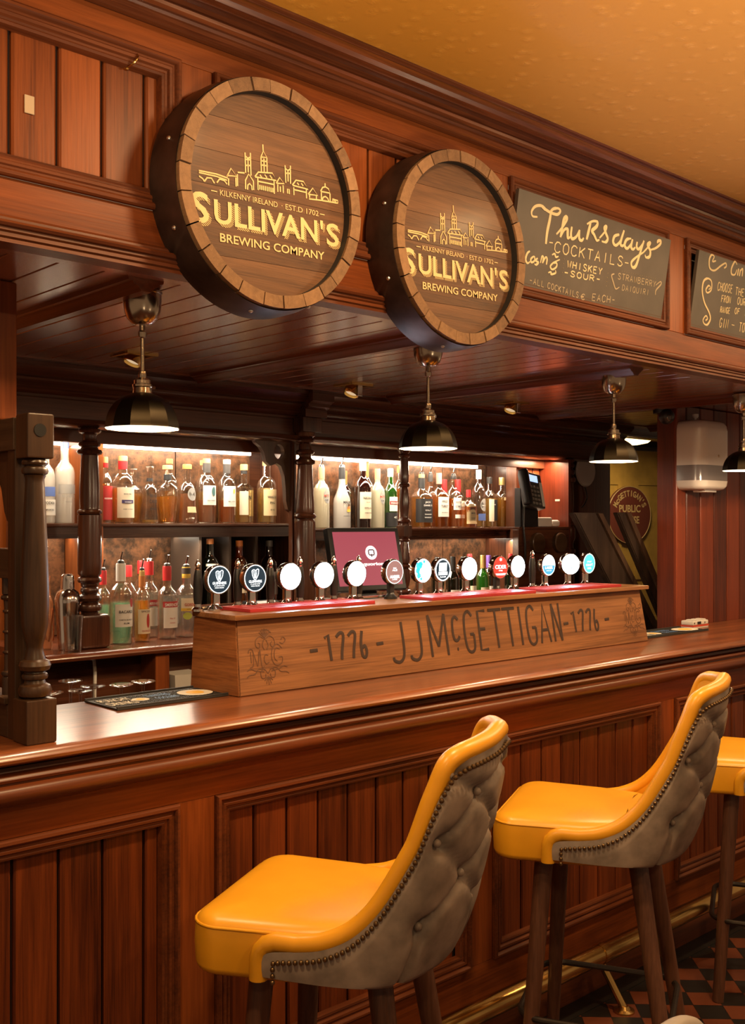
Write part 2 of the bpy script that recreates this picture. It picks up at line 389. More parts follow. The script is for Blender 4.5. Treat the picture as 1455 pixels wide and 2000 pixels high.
bm = newbm(); boards(bm, -1.5, 4.75, 0, 2.3, 3.80, 0.11, 0.02); box(bm, -1.5, 4.75, 3.815, 3.85, 0, 2.3); setting('wall_back', bm, wood('red_pine_panelling', (0.09, 0.02, 0.006), (0.33, 0.095, 0.022), 'Z'))
RED = wood('red_mahogany', (0.050, 0.0092, 0.004), (0.20, 0.036, 0.0115), 'Z', rough=0.4, coat=.1)
bm = newbm(); boards(bm, 4.18, 6.0, 0, 2.104, 2.503, 0.122, 0.02, first=0.085); box(bm, 4.181, 6.0, 2.518, 2.60, 0, 2.104); setting('wall_right', bm, RED)
# the passage beyond the end of the back bar
bm = newbm(); box(bm, 6.75, 6.85, 2.6, 6.0, 0, 2.4); setting('passage_wall', bm, plain('dark_brown_paint', (0.035, 0.020, 0.010), 0.6))
bm = newbm(); box(bm, 4.75, 6.8, 2.6, 6.0, 2.12, 2.3); setting('passage_ceiling', bm, plain('ochre_ceiling', (0.30, 0.17, 0.05), 0.6))
bm = newbm(); box(bm, 4.64, 4.93, 3.36, 3.80, 0, 2.2, bev=0.006); setting('end_wall', bm, maho('Z'))

# yellow panelled door with its frame, standing ajar in the passage
def door():
    D0 = Vector((5.513, 4.068, 0)); ang = radians(-13)
    M = Matrix.Translation(D0) @ Matrix.Rotation(ang, 4, 'Z')
    ym = plain('old_yellow_paint', (0.30, 0.19, 0.045), 0.5, noise=0.25, nscale=8)
    b = newbm(); box(b, 0.05, 0.95, 0, 0.045, 0.03, 2.06, M=M); d = part('door_1', b, ym); d['kind'] = 'structure'
    b = newbm()
    def bx(*a, **k): box(b, *a, M=M, **k)
    for (x0, x1, z0, z1) in ((0.17, 0.44, 1.2, 1.86), (0.56, 0.83, 1.2, 1.86), (0.17, 0.44, 0.2, 0.95), (0.56, 0.83, 0.2, 0.95)):
        bx(x0, x1, -0.008, 0.0, z0, z0 + 0.03); bx(x0, x1, -0.008, 0.0, z1 - 0.03, z1); bx(x0, x0 + 0.03, -0.008, 0.0, z0 + .03, z1 - .03); bx(x1 - 0.03, x1, -0.008, 0.0, z0 + .03, z1 - .03)
    part('panel_molding', b, ym, d)
    b = newbm()
    bx(-0.10, 0.035, -0.05, 0.10, 0, 2.16, bev=0.008); bx(0.965, 1.10, -0.05, 0.10, 0, 2.16, bev=0.008); bx(0.035, 0.965, -0.05, 0.10, 2.075, 2.16, bev=0.008)
    part('door_frame', b, plain('black_gloss', (0.012, 0.010, 0.008), 0.25), d)
    # round pub sign hanging on the door
    t = thing('round_sign', 'round dark red pub sign on the yellow door, lettered in cream', 'sign', M @ Vector((0.50, -0.02, 1.63)))
    R = 0.192
    b = newbm(); Mx = M @ Matrix.Translation((0.50, -0.010, 1.63)) @ Matrix.Rotation(radians(90), 4, 'X')
    lathe(b, [(R, -0.006), (R, 0.006), (R - 0.006, 0.010)], seg=48, M=Mx); part('sign_disc', b, plain('dark_red_sign', (0.085, 0.018, 0.012), 0.5), t, sm=20)
    b = newbm(); tube(b, [Mx @ Vector((cos(2*pi*i/48)*(R-.003), sin(2*pi*i/48)*(R-.003), 0.0105)) for i in range(48)], 0.003, 6, True)
    def f(u, v): return Mx @ Vector((u, v, 0.0112))
    for s, v, cap, w in (('PUBLIC', 0.02, 0.048, 0.19), ('HOUSE', -0.055, 0.048, 0.17)): put_text(b, s, f, 0, v, cap, w, 'C', 0.03)
    word = "McGETTIGAN'S"
    for i, ch in enumerate(word):
        a = radians(152 - i * 124 / (len(word) - 1))
        def g(u, v, a=a): return f((0.125 + v) * cos(a) + u * sin(a), (0.125 + v) * sin(a) - u * cos(a))
        put_text(b, ch, g, 0, 0, 0.04, 0.026 if ch not in "'I" else 0.008, 'C', 0.03)
    part('sign_lettering', b, plain('cream_sign_paint', (0.33, 0.24, 0.12), 0.6), t, sm=0)
door()
t = thing('ceiling_light', 'glowing round ceiling light in the passage above the yellow door', 'light', (5.55, 3.62, 2.12))
bm = newbm(); lathe(bm, [(0.14, 2.11), (0.14, 2.12)], 5.55, 3.62, 24); part('light_base', bm, WHITE, t)
bm = newbm(); lathe(bm, [(0.03, 2.055), (0.09, 2.067), (0.12, 2.092), (0.125, 2.11)], 5.55, 3.62, 24); part('diffuser', bm, emit('warm_diffuser', (1.0, 0.66, 0.25), 5), t)
light('AREA', (5.55, 3.62, 2.05), 7, (1.0, 0.72, 0.35), 0.2, (5.5, 3.62, 0), name='passage_light')
bm = newbm(); box(bm, 4.93, 6.8, 3.30, 3.40, 2.06, 2.12, bev=0.006); setting('trim_2', bm, maho('X'))

# ================================================================== BAR COUNTER
def bar():
    t = thing('bar_counter', 'long dark-stained wooden bar counter with panelled front and moulded edge', 'bar counter', (2.5, 2.1, 0))
    X0, X1 = 0.2, 6.0
    b = newbm(); prism(b, [(2.50,1.075),(2.50,1.113),(2.058,1.113),(2.046,1.111),(2.037,1.105),(2.033,1.098),(2.034,1.092),(2.040,1.087),(2.055,1.084),(2.11,1.082),(2.11,1.075)], X0, 4.18 + 1.8, 'X')
    part('counter_top', b, wood('bar_top', (0.075, 0.021, 0.0075), (0.26, 0.078, 0.024), 'X', rough=0.3, vary=0, coat=0.5, across=16), t)
    b = newbm(); prism(b, [(2.15,1.075),(2.075,1.075),(2.072,1.066),(2.057,1.066),(2.050,1.062),(2.047,1.056),(2.050,1.050),(2.055,1.048),(2.055,1.044),(2.047,1.042),(2.040,1.036),(2.037,1.027),(2.038,1.018),(2.044,1.008),(2.055,1.001),(2.072,.996),(2.088,.992),(2.15,.992)], X0, X1, 'X')
    part('edge_molding', b, mold('X'), t)
    b = newbm()
    box(b, X0, X1, 2.09, 2.15, 0.925, 0.992, bev=.002); box(b, X0, X1, 2.09, 2.15, 0.10, 0.25, bev=.002)
    part('rail', b, pine('X'), t)
    b = newbm(); box(b, X0, X1, 2.075, 2.15, 0.0, 0.10, bev=.004); part('plinth', b, mold('X'), t)
    xs = [(0.2, 1.329), (1.431, 2.34), (2.444, 3.368), (3.476, 4.40), (4.50, 5.42)]
    b = newbm()
    edges = [x for p in xs for x in p] + [6.0]
    b.free()
    for i in range(1, len(edges) - 1, 2):
        b = newbm(); box(b, edges[i], edges[i+1], 2.09, 2.15, 0.25, 0.925, bev=.002); part('stile', b, pine('Z'), t)
    for (a, c) in xs:
        b = newbm(); frame_mold(b, a, c, 0.25, 0.925, 2.09, PANEL_PROF); part('panel_molding', b, mold2('X'), t)
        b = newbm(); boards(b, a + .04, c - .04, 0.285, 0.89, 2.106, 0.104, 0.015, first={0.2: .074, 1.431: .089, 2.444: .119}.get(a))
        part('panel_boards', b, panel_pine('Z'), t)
        b = newbm(); box(b, a + .03, c - .03, 2.119, 2.14, 0.27, 0.90); part('panel_backing', b, GROOVE, t)
    b = newbm(); box(b, X0, 4.18, 2.15, 2.17, 0.0, 1.075); box(b, X0, 4.1, 2.17, 2.80, 0.90, 0.93, bev=.003); box(b, X0, 4.1, 2.45, 2.48, 0.0, 0.90)
    part('glass_shelf', b, maho('X'), t)
bar()
# brass foot rail
t = thing('foot_rail', 'thick tarnished brass foot rail running along the foot of the bar', 'foot rail', (2.7, 2.0, 0))
bm = newbm(); tube(bm, [(0.2, 2.0, 0.17), (6.0, 2.0, 0.17)], 0.031, 20); part('rail', bm, BRASS, t)
for x in (1.35, 2.90, 4.45):
    bm = newbm(); tube(bm, [(x - .02, 2.0, 0.142), (x - .01, 1.972, 0.09), (x, 1.925, 0.01)], 0.0125, 10); lathe(bm, [(0.034, 0), (0.034, 0.006), (0.02, 0.010), (0.014, 0.02)], x, 1.925, 16)
    lathe(bm, [(0.034, -0.012), (0.034, 0.012)], seg=20, M=Matrix.Translation((x - .02, 2.0, .17)) @ Matrix.Rotation(radians(90), 4, 'Y'))
    part('bracket', bm, BRASS, t)

# ================================================================== CANOPY OVER THE BAR
def canopy():
    t = thing('bar_canopy', 'dark-stained wooden canopy over the bar with panelled fascia and boarded soffit', 'bar canopy', (2.6, 1.9, 2.104))
    X0, X1 = 0.2, 6.0
    b = newbm(); prism(b, [(1.95,2.672),(1.765,2.672),(1.765,2.666),(1.773,2.664),(1.773,2.659),(1.766,2.656),(1.762,2.648),(1.762,2.639),(1.768,2.631),(1.782,2.628),(1.80,2.632),(1.82,2.640),(1.832,2.643),(1.832,2.628),(1.826,2.627),(1.821,2.621),(1.822,2.614),(1.83,2.610),(1.842,2.614),(1.852,2.618),(1.856,2.613),(1.856,2.601),(1.862,2.597),(1.874,2.598),(1.888,2.603),(1.90,2.606),(1.95,2.606)], X0, X1, 'X')
    part('cornice', b, wood('cornice_wood', (0.055, 0.014, 0.006), (0.17, 0.048, 0.017), 'X', rough=0.24, vary=0, coat=0.5, across=14), t)
    b = newbm()
    box(b, X0, X1, 1.90, 1.95, 2.55, 2.606, bev=.002); box(b, X0, X1, 1.90, 1.95, 2.145, 2.222, bev=.002)
    part('fascia_rail', b, pine('X'), t)
    b = newbm(); prism(b, [(1.95,2.150),(1.897,2.150),(1.893,2.145),(1.893,2.139),(1.889,2.137),(1.882,2.137),(1.879,2.132),(1.882,2.127),(1.888,2.125),(1.888,2.120),(1.893,2.117),(1.893,2.110),(1.898,2.107),(1.898,2.100),(1.95,2.100)], X0, X1, 'X')
    part('lower_molding', b, mold('X'), t)
    ps = [(0.25, 1.211), (1.295, 2.19), (2.29, 3.113), (3.226, 4.10), (4.20, 5.0)]
    e = [x for p in ps for x in p]
    b = newbm()
    b.free()
    for xa, xb in [(e[i], e[i+1]) for i in range(1, len(e) - 1, 2)] + [(5.0, 6.0)]:
        b = newbm(); box(b, xa, xb, 1.90, 1.95, 2.222, 2.55, bev=.002); part('stile', b, pine('Z'), t)
    for k, (a, c) in enumerate(ps):
        b = newbm(); frame_mold(b, a, c, 2.222, 2.55, 1.90, PANEL_PROF); part('panel_molding', b, mold2('X'), t)
        if k < 2:
            b = newbm(); boards(b, a + .04, c - .035, 2.255, 2.52, 1.916, 0.0965, 0.015, first=(0.849 - 0.29 - 0.0965 * 5) if k == 0 else 0.05); part('panel_boards', b, pine('Z'), t); b = newbm(); box(b, a + .02, c - .02, 1.929, 1.948, 2.24, 2.53); part('panel_backing', b, GROOVE, t)
        else:
            b = newbm(); box(b, a + .02, c - .02, 1.935, 1.948, 2.24, 2.53); part('panel_backing', b, plain('dark_recess', (0.02, 0.012, 0.008), 0.6), t)
    # soffit
    b = newbm(); box(b, X0, X1, 1.899, 1.996, 2.104, 2.125, bev=.001); box(b, X0, X1, 3.18, 3.30, 2.1005, 2.125, bev=.002)
    part('soffit_border', b, soff('X'), t)
    bat = [0.26, 1.19, 2.115, 3.08, 4.08, 5.05]
    for k in range(len(bat) - 1):
        b = newbm(); pitch = 0.104 if k == 0 else 0.0885
        x = bat[k]
        while x < bat[k+1] - .001:
            xe = min(x + pitch, bat[k+1]); box(b, x + .0017, xe - .0017, 1.997, 3.18, 2.106, 2.122, bev=.002, seg=1); x = xe
        box(b, bat[k], bat[k+1], 1.997, 3.18, 2.114, 2.124)
        part('soffit_boards', b, soff('Y'), t)
    for x in bat:
        b = newbm(); prism(b, [(x-.045,2.107),(x-.042,2.098),(x-.034,2.096),(x-.03,2.090),(x-.02,2.086),(x-.012,2.076),(x+.012,2.076),(x+.02,2.086),(x+.03,2.090),(x+.034,2.096),(x+.042,2.098),(x+.045,2.107)], 1.997, 3.18, 'Y')
        part('soffit_batten', b, mold('Y') if x > 1.2 else mold('Y'), t)
canopy()

# ================================================================== BACK BAR
def turned(name, prof, x, y, seg, mat, parent, base=None, top=None):
    b = newbm(); lathe(b, prof, x, y, seg)
    if base: box(b, x - base[0], x + base[0], y - base[0], y + base[0], base[1], base[2], bev=0.006)
    if top: box(b, x - top[0], x + top[0], y - top[0], y + top[0], top[1], top[2], bev=0.004)
    return part(name, b, mat, parent, sm=40)
def ring(r, z, h, bulge): return [(r, z - h/2), (r + bulge*.7, z - h*.35), (r + bulge, z), (r + bulge*.7, z + h*.35), (r, z + h/2)]
def back_bar():
    t = thing('bar_gantry', 'dark wooden back bar with turned columns, bottle shelf and mottled bronze mirror panels', 'back bar', (3.1, 3.3, 0))
    XL, XR = 1.66, 4.64
    b = newbm(); prism(b, [(3.34,2.1),(3.215,2.1),(3.215,2.088),(3.235,2.072),(3.245,2.058),(3.262,2.052),(3.262,2.045),(3.275,2.036),(3.272,2.022),(3.282,2.010),(3.296,2.004),(3.296,1.996),(3.308,1.993),(3.308,1.932),(3.288,1.928),(3.284,1.918),(3.292,1.909),(3.308,1.904),(3.34,1.902)], 1.3, XR + .3, 'X')
    part('cornice', b, maho('X'), t)
    b = newbm(); box(b, XL, XR, 3.34, 3.80, 1.905, 1.925); box(b, XL, XR, 3.43, 3.46, 1.862, 1.905, bev=.002); part('header', b, wood('header_wood', (0.06, 0.018, 0.008), (0.16, 0.047, 0.018), 'X'), t)
    # mirror panels, slightly mottled
    m = bpy.data.materials.new('mottled_bronze_mirror'); N, L, B = nodes_of(m)
    tc = N.new('ShaderNodeTexCoord'); n = N.new('ShaderNodeTexNoise'); n.inputs['Scale'].default_value = 22; n.inputs['Detail'].default_value = 8; n.inputs['Roughness'].default_value = .7
    L.new(tc.outputs['Object'], n.inputs['Vector']); r = N.new('ShaderNodeValToRGB')
    r.color_ramp.elements[0].position = .38; r.color_ramp.elements[1].position = .62; r.color_ramp.elements[0].color = (0.040, 0.024, 0.015, 1); r.color_ramp.elements[1].color = (0.19, 0.085, 0.040, 1)
    L.new(n.outputs['Fac'], r.inputs[0]); L.new(r.outputs[0], B.inputs['Base Color']); B.inputs['Metallic'].default_value = 0.35; B.inputs['Roughness'].default_value = 0.28
    for (a, c) in ((1.67, 1.87), (1.908, 2.36), (2.36, 2.74), (2.80, 3.40), (3.40, 3.97), (3.97, 4.31)):
        b = newbm(); box(b, a + .002, c - .002, 3.73, 3.738, 1.15, 1.90, bev=.0015, seg=1); part('mirror_panel', b, m, t)
    b = newbm(); box(b, XL, 4.33, 3.74, 3.78, 0.0, 1.905); part('back_panel', b, maho('X'), t)
    b = newbm(); boards(b, 4.25, 4.43, 1.15, 1.9, 3.46, 0.06, 0.02); box(b, 4.25, 4.45, 3.482, 3.50, 1.15, 1.9); part('niche_back', b, wood('niche_pine', (0.10, 0.022, 0.008), (0.30, 0.075, 0.022), 'Z'), t)
    b = newbm(); box(b, 4.43, 4.45, 3.275, 3.482, 1.147, 1.905, bev=.002); part('niche_side', b, RED, t)
    for u in ((4.235, 4.25, 3.46, 3.53, 1.147), (4.31, 4.33, 3.53, 3.74, 1.147), (2.80, 2.815, 3.50, 3.74, 1.147)):
        b = newbm(); box(b, *u, 1.905, bev=.002); part('upright', b, maho('Z'), t)
    b2 = newbm(); box(b2, 1.872, 1.906, 3.50, 3.74, 1.147, 1.905, bev=.003)
    part('end_panel', b2, wood('red_pine_panelling', (0.09, 0.02, 0.006), (0.33, 0.095, 0.022), 'Z'), t)
    # shelves
    for (a, c, z) in ((1.66, 2.80, 1.575), (2.815, 4.31, 1.553)):
        b = newbm(); box(b, a, c, 3.50, 3.735, z - .014, z, bev=.003); box(b, a, c, 3.515, 3.535, z - .055, z - .014); part('bottle_shelf', b, maho('X'), t)
    b = newbm(); box(b, 4.02, 4.43, 3.265, 3.458, 1.545, 1.557, bev=.002)
    part('niche_shelf', b, maho('X'), t)
    # wooden block front with two round barrel ends
    b = newbm(); box(b, 4.02, 4.43, 3.27, 3.31, 1.147, 1.545, bev=.004); part('barrel_front', b, maho('X'), t)
    for x in (4.155, 4.335):
        b = newbm(); lathe(b, [(0.050, -.006), (0.050, 0.020), (0.046, 0.024), (0.0, 0.024)], seg=32, M=Matrix.Translation((x, 3.27, 1.477)) @ Matrix.Rotation(radians(90), 4, 'X'), cap1=False); part('barrel_end', b, wood('barrel_end_wood', (0.05, .025, .012), (0.12, .06, .03), 'X'), t)
    # pigeon holes under the left shelf
    for x in (2.342, 2.485, 2.619):
        b = newbm(); box(b, x - .006, x + .006, 3.52, 3.73, 1.238, 1.52, bev=.001); part('divider', b, plain('smoked_panel', (0.05, 0.033, 0.024), 0.35), t)
    b = newbm(); box(b, 2.336, 2.795, 3.50, 3.73, 1.238, 1.25, bev=.002); box(b, 2.336, 2.348, 3.50, 3.73, 1.147, 1.238); part('pigeonhole_floor', b, maho('X'), t)
    # counter
    b = newbm(); prism(b, [(3.74,1.117),(3.74,1.147),(3.215,1.147),(3.203,1.145),(3.195,1.138),(3.193,1.13),(3.197,1.121),(3.205,1.117)], 1.54, 4.55, 'X')
    part('counter_top', b, wood('back_bar_top', (0.06, 0.015, 0.007), (0.17, 0.045, 0.018), 'X', rough=0.22, coat=0.5, vary=0), t)
    b = newbm(); box(b, 1.54, 4.55, 3.32, 3.34, 0, 1.117); box(b, 1.54, 4.55, 3.24, 3.32, 0.80, 0.82); part('cabinet_back', b, maho('X'), t)
    b = newbm(); box(b, 1.955, 2.012, 3.22, 3.32, 0, 1.117, bev=.002); part('cabinet_stile', b, pine('Z'), t); b = newbm(); box(b, 2.60, 2.65, 3.22, 3.32, 0, 1.117, bev=.002); part('cabinet_stile', b, pine('Z'), t)
    # turned columns
    c1 = [(.028,1.262),(.03,1.268)] + ring(.030,1.285,.03,.012) + ring(.028,1.318,.028,.014) + ring(.026,1.345,.02,.006) + [(.03,1.36),(.030,1.368)] + ring(.031,1.380,.022,.011) + [(.034,1.394),(.040,1.402),(.041,1.44),(.0405,1.56),(.040,1.603)] + ring(.034,1.614,.018,.008) + [(.033,1.63),(.034,1.65),(.034,1.70),(.029,1.80),(.029,1.808)] + ring(.031,1.820,.02,.013) + ring(.028,1.846,.018,.010) + [(.024,1.862),(.024,1.878)] + ring(.028,1.892,.018,.012) + [(.034,1.905)]
    turned('column', c1, 1.750, 3.31, 28, maho('Z'), t); b = newbm(); box(b, 1.694, 1.806, 3.262, 3.350, 1.147, 1.264, bev=.012); part('column_base', b, maho('Z'), t)
    c2 = [(.045,1.147),(.045,1.42),(.043,1.44),(.042,1.58)] + ring(.036,1.604,.022,.010) + [(.038,1.62),(.038,1.64),(.030,1.80)] + ring(.030,1.822,.024,.012) + [(.024,1.842)] + ring(.026,1.862,.022,.012) + [(.026,1.88),(.024,1.895)] + ring(.028,1.908,.02,.010) + [(.040,1.925),(.045,1.94)]
    turned('column', c2, 2.690, 3.29, 28, maho('Z'), t, top=(.05, 1.94, 2.0))
    b = newbm(); prism(b, [(3.30,2.1),(3.19,2.1),(3.19,2.06),(3.215,2.05),(3.215,2.04),(3.235,2.03),(3.235,2.0),(3.30,2.0)], 2.648, 2.76, 'X'); part('capital_block', b, maho('X'), t)
    b = newbm(); box(b, 2.660, 2.672, 3.335, 3.36, 1.147, 2.1, bev=.002); part('pilaster', b, maho('Z'), t)
    c3 = [(.028,1.238),(.026,1.25)] + ring(.024,1.27,.02,.010) + [(.020,1.29),(.026,1.31),(.028,1.33),(.026,1.37)] + ring(.020,1.385,.018,.008) + [(.026,1.40),(.027,1.42),(.018,1.49)] + ring(.018,1.50,.014,.008) + [(.022,1.512),(.026,1.52),(.026,1.56)] + ring(.022,1.585,.02,.010) + [(.018,1.605),(.022,1.64),(.0235,1.67),(.020,1.72)] + ring(.017,1.745,.02,.010) + [(.02,1.76),(.022,1.79),(.018,1.86)] + ring(.018,1.875,.018,.008) + [(.028,1.895),(.032,1.905)]
    turned('column', c3, 3.292, 3.33, 24, wood('red_column', (0.045, 0.012, 0.007), (0.15, 0.05, 0.028), 'Z', rough=0.2, coat=0.6, vary=0), t, base=(.032, 1.147, 1.238))
    b = newbm(); box(b, 3.266, 3.318, 3.304, 3.354, 1.515, 1.565, bev=.003); part('column_block', b, maho('Z'), t)
    c4 = [(.024,1.147),(.024,1.40)] + ring(.020,1.43,.03,.012) + [(.018,1.47),(.03,1.50),(.03,1.545)] + ring(.022,1.575,.03,.014) + [(.016,1.60),(.02,1.66),(.022,1.70),(.018,1.78)] + ring(.02,1.80,.03,.012) + ring(.016,1.84,.03,.012) + ring(.014,1.875,.025,.012) + [(.03,1.905)]
    turned('column', c4, 4.475, 3.30, 24, maho('Z'), t)
    # fretwork bracket beside the second column
    out = [(0,0),(.215,0),(.20,.022),(.178,.035),(.160,.060),(.150,.095),(.130,.110),(.112,.105),(.098,.098),(.075,.11),(.058,.15),(.052,.20),(.050,.25),(.040,.285),(.020,.297),(0,.298)]
    pts = [(2.690 - u, 1.915 - v) for u, v in out]
    b = newbm(); hole = [(2.690 - .085 + .026 * cos(2*pi*i/20), 1.915 - .052 + .030 * sin(2*pi*i/20)) for i in range(20)]
    for Y in (3.35, 3.372):
        vo = [b.verts.new((x, Y, z)) for x, z in pts]; vh = [b.verts.new((x, Y, z)) for x, z in hole]
        eo = [b.edges.new((vo[i], vo[(i+1) % len(vo)])) for i in range(len(vo))]; eh = [b.edges.new((vh[i], vh[(i+1) % 20])) for i in range(20)]
        bmesh.ops.triangle_fill(b, use_beauty=True, edges=eo + eh)
    b.verts.ensure_lookup_table(); n = len(pts)
    for s, k in ((0, n), (n, 20)):
        T = n + 20
        for i in range(k): b.faces.new([b.verts[q] for q in (s + i, s + (i+1) % k, T + s + (i+1) % k, T + s + i)])
    part('bracket', b, wood('bracket_wood', (0.07, 0.035, 0.02), (0.15, 0.08, 0.05), 'Z', vary=0), t, sm=20)
    # light strips 
    lm = emit('led_strip', (1.0, 0.86, 0.68), 9)
    for (a, c, z, y) in ((1.67, 1.865, 1.882, 3.715), (1.92, 2.73, 1.882, 3.715), (2.83, 4.22, 1.878, 3.715)):
        b = newbm(); box(b, a, c, y - .006, y + .006, z - .012, z + .012, bev=.002); part('light_strip', b, lm, t)
        light('AREA', ((a + c)/2, y - .02, z - .016), 2.2 * (c - a), LED, c - a, ((a + c)/2, y - .15, z - 0.5), size_y=0.03, name='shelf_led_and_fill')
        light('AREA', ((a + c)/2, 3.475, 1.898), 9.5 * (c - a), LED, c - a, ((a + c)/2, 3.56, z - 0.5), size_y=0.02, name='shelf_led_and_fill')  # unseen fill added behind the header to brighten the bottle labels
    for (a, c, z, y) in ((1.67, 1.86, 1.534, 3.70), (1.92, 2.33, 1.534, 3.70), (3.34, 4.30, 1.508, 3.70)):
        b = newbm(); box(b, a, c, y - .005, y + .005, z - .003, z + .003); part('light_strip', b, lm, t)
        light('AREA', ((a + c)/2, y - .01, z - .008), 2.4 * (c - a), LED, c - a, ((a + c)/2, y - .1, z - 0.5), size_y=0.02, name='shelf_led_and_fill')
        light('AREA', ((a + c)/2, 3.49, z - .02), 9 * (c - a), LED, c - a, ((a + c)/2, 3.44, z - 0.5), size_y=0.02, name='shelf_led_and_fill')  # unseen fill added before the shelf edge for the counter bottles
    light('AREA', (4.34, 3.36, 1.895), 2.6, (1.0, 0.66, 0.42), 0.15, (4.34, 3.40, 1.4), size_y=0.05, name='niche_light')
back_bar()

# ================================================================== SCREEN AT THE LEFT END OF THE BAR
def screen():
    t = thing('bar_screen', 'dark oak screen with turned corner post, spindles and arch, standing on the bar', 'screen', (0.99, 2.3, 1.113))
    dm = wood('dark_oak', (0.020, 0.0095, 0.005), (0.068, 0.033, 0.017), 'Z', rough=0.35, vary=0.05)
    dx = wood('dark_oak', (0.024, 0.012, 0.006), (0.085, 0.043, 0.022), 'Y', rough=0.45, vary=0.05)
    x, y = 0.99, 2.112
    p = [(.026,1.205)] + ring(.026,1.222,.03,.014) + [(.025,1.24),(.023,1.245)] + ring(.025,1.252,.014,.006) + [(.024,1.262)] + ring(.025,1.275,.026,.013) + [(.024,1.292),(.020,1.305),(.019,1.315),(.025,1.335),(.031,1.36),(.033,1.40),(.033,1.45),(.026,1.60),(.0225,1.66),(.022,1.668),(.026,1.676)] + ring(.024,1.686,.018,.008) + ring(.024,1.703,.014,.007) + [(.028,1.712)]
    b = newbm(); lathe(b, [(r_ * .88, z_) for r_, z_ in p], x, y, 32); box(b, x-.034, x+.034, y-.034, y+.034, 1.113, 1.206, bev=.004); box(b, x-.030, x+.030, y-.030, y+.030, 1.711, 1.806, bev=.005)
    post = part('corner_post', b, dm, t, sm=40)
    b = newbm(); lathe(b, [(.0135,-.002),(.0135,.002)], seg=24, M=Matrix.Translation((x - .003, y-.0305, 1.77)) @ Matrix.Rotation(radians(90),4,'X')); part('plug', b, BLACK, post)
    b = newbm(); box(b, .962, 1.0, 2.147, 2.185, 1.113, 1.79, bev=.003); part('stile', b, dm, t); b = newbm(); box(b, .962, 1.0, 3.0, 3.06, 1.113, 1.79, bev=.003); part('stile', b, dm, t)
    b = newbm(); box(b, .962, 1.01, 2.185, 3.0, 1.113, 1.185, bev=.004); box(b, .955, 1.015, 2.185, 3.0, 1.185, 1.20, bev=.003); box(b, .965, 1.007, 2.185, 3.0, 1.455, 1.52, bev=.004); box(b, .958, 1.015, 2.147, 3.06, 1.73, 1.80, bev=.003)
    part('rail', b, dx, t)
    for k in range(8):
        yy = 2.235 + k * .1
        q = [(.014,1.20),(.014,1.235)] + ring(.011,1.245,.012,.005) + [(.0095,1.255),(.0095,1.285)] + ring(.009,1.292,.008,.004) + [(.009,1.33)] + ring(.009,1.337,.008,.004) + [(.009,1.375)] + ring(.009,1.382,.008,.004) + [(.010,1.40)] + ring(.011,1.412,.012,.006) + [(.014,1.42),(.014,1.455)]
        b = newbm(); lathe(b, q, .987, yy, 14); part('spindle', b, dm, t, sm=40)
    for (y0, y1, s) in ((2.185, 2.42, 1), (3.0, 2.765, -1)):
        o = [(y0,1.73),(y1,1.73),(y0+s*.15,1.715),(y0+s*.09,1.685),(y0+s*.06,1.65),(y0+s*.045,1.60),(y0+s*.03,1.58),(y0,1.57)]
        b = newbm(); prism(b, o, .975, 1.0, 'X'); part('arch_spandrel', b, dm, t)
    b = newbm(); box(b, .93, 1.0, 2.22, 2.40, 1.80, 2.104, bev=.004); box(b, .99, 1.012, 2.29, 2.31, 1.80, 1.93); part('hanger_post', b, pine('Z'), t)
screen()

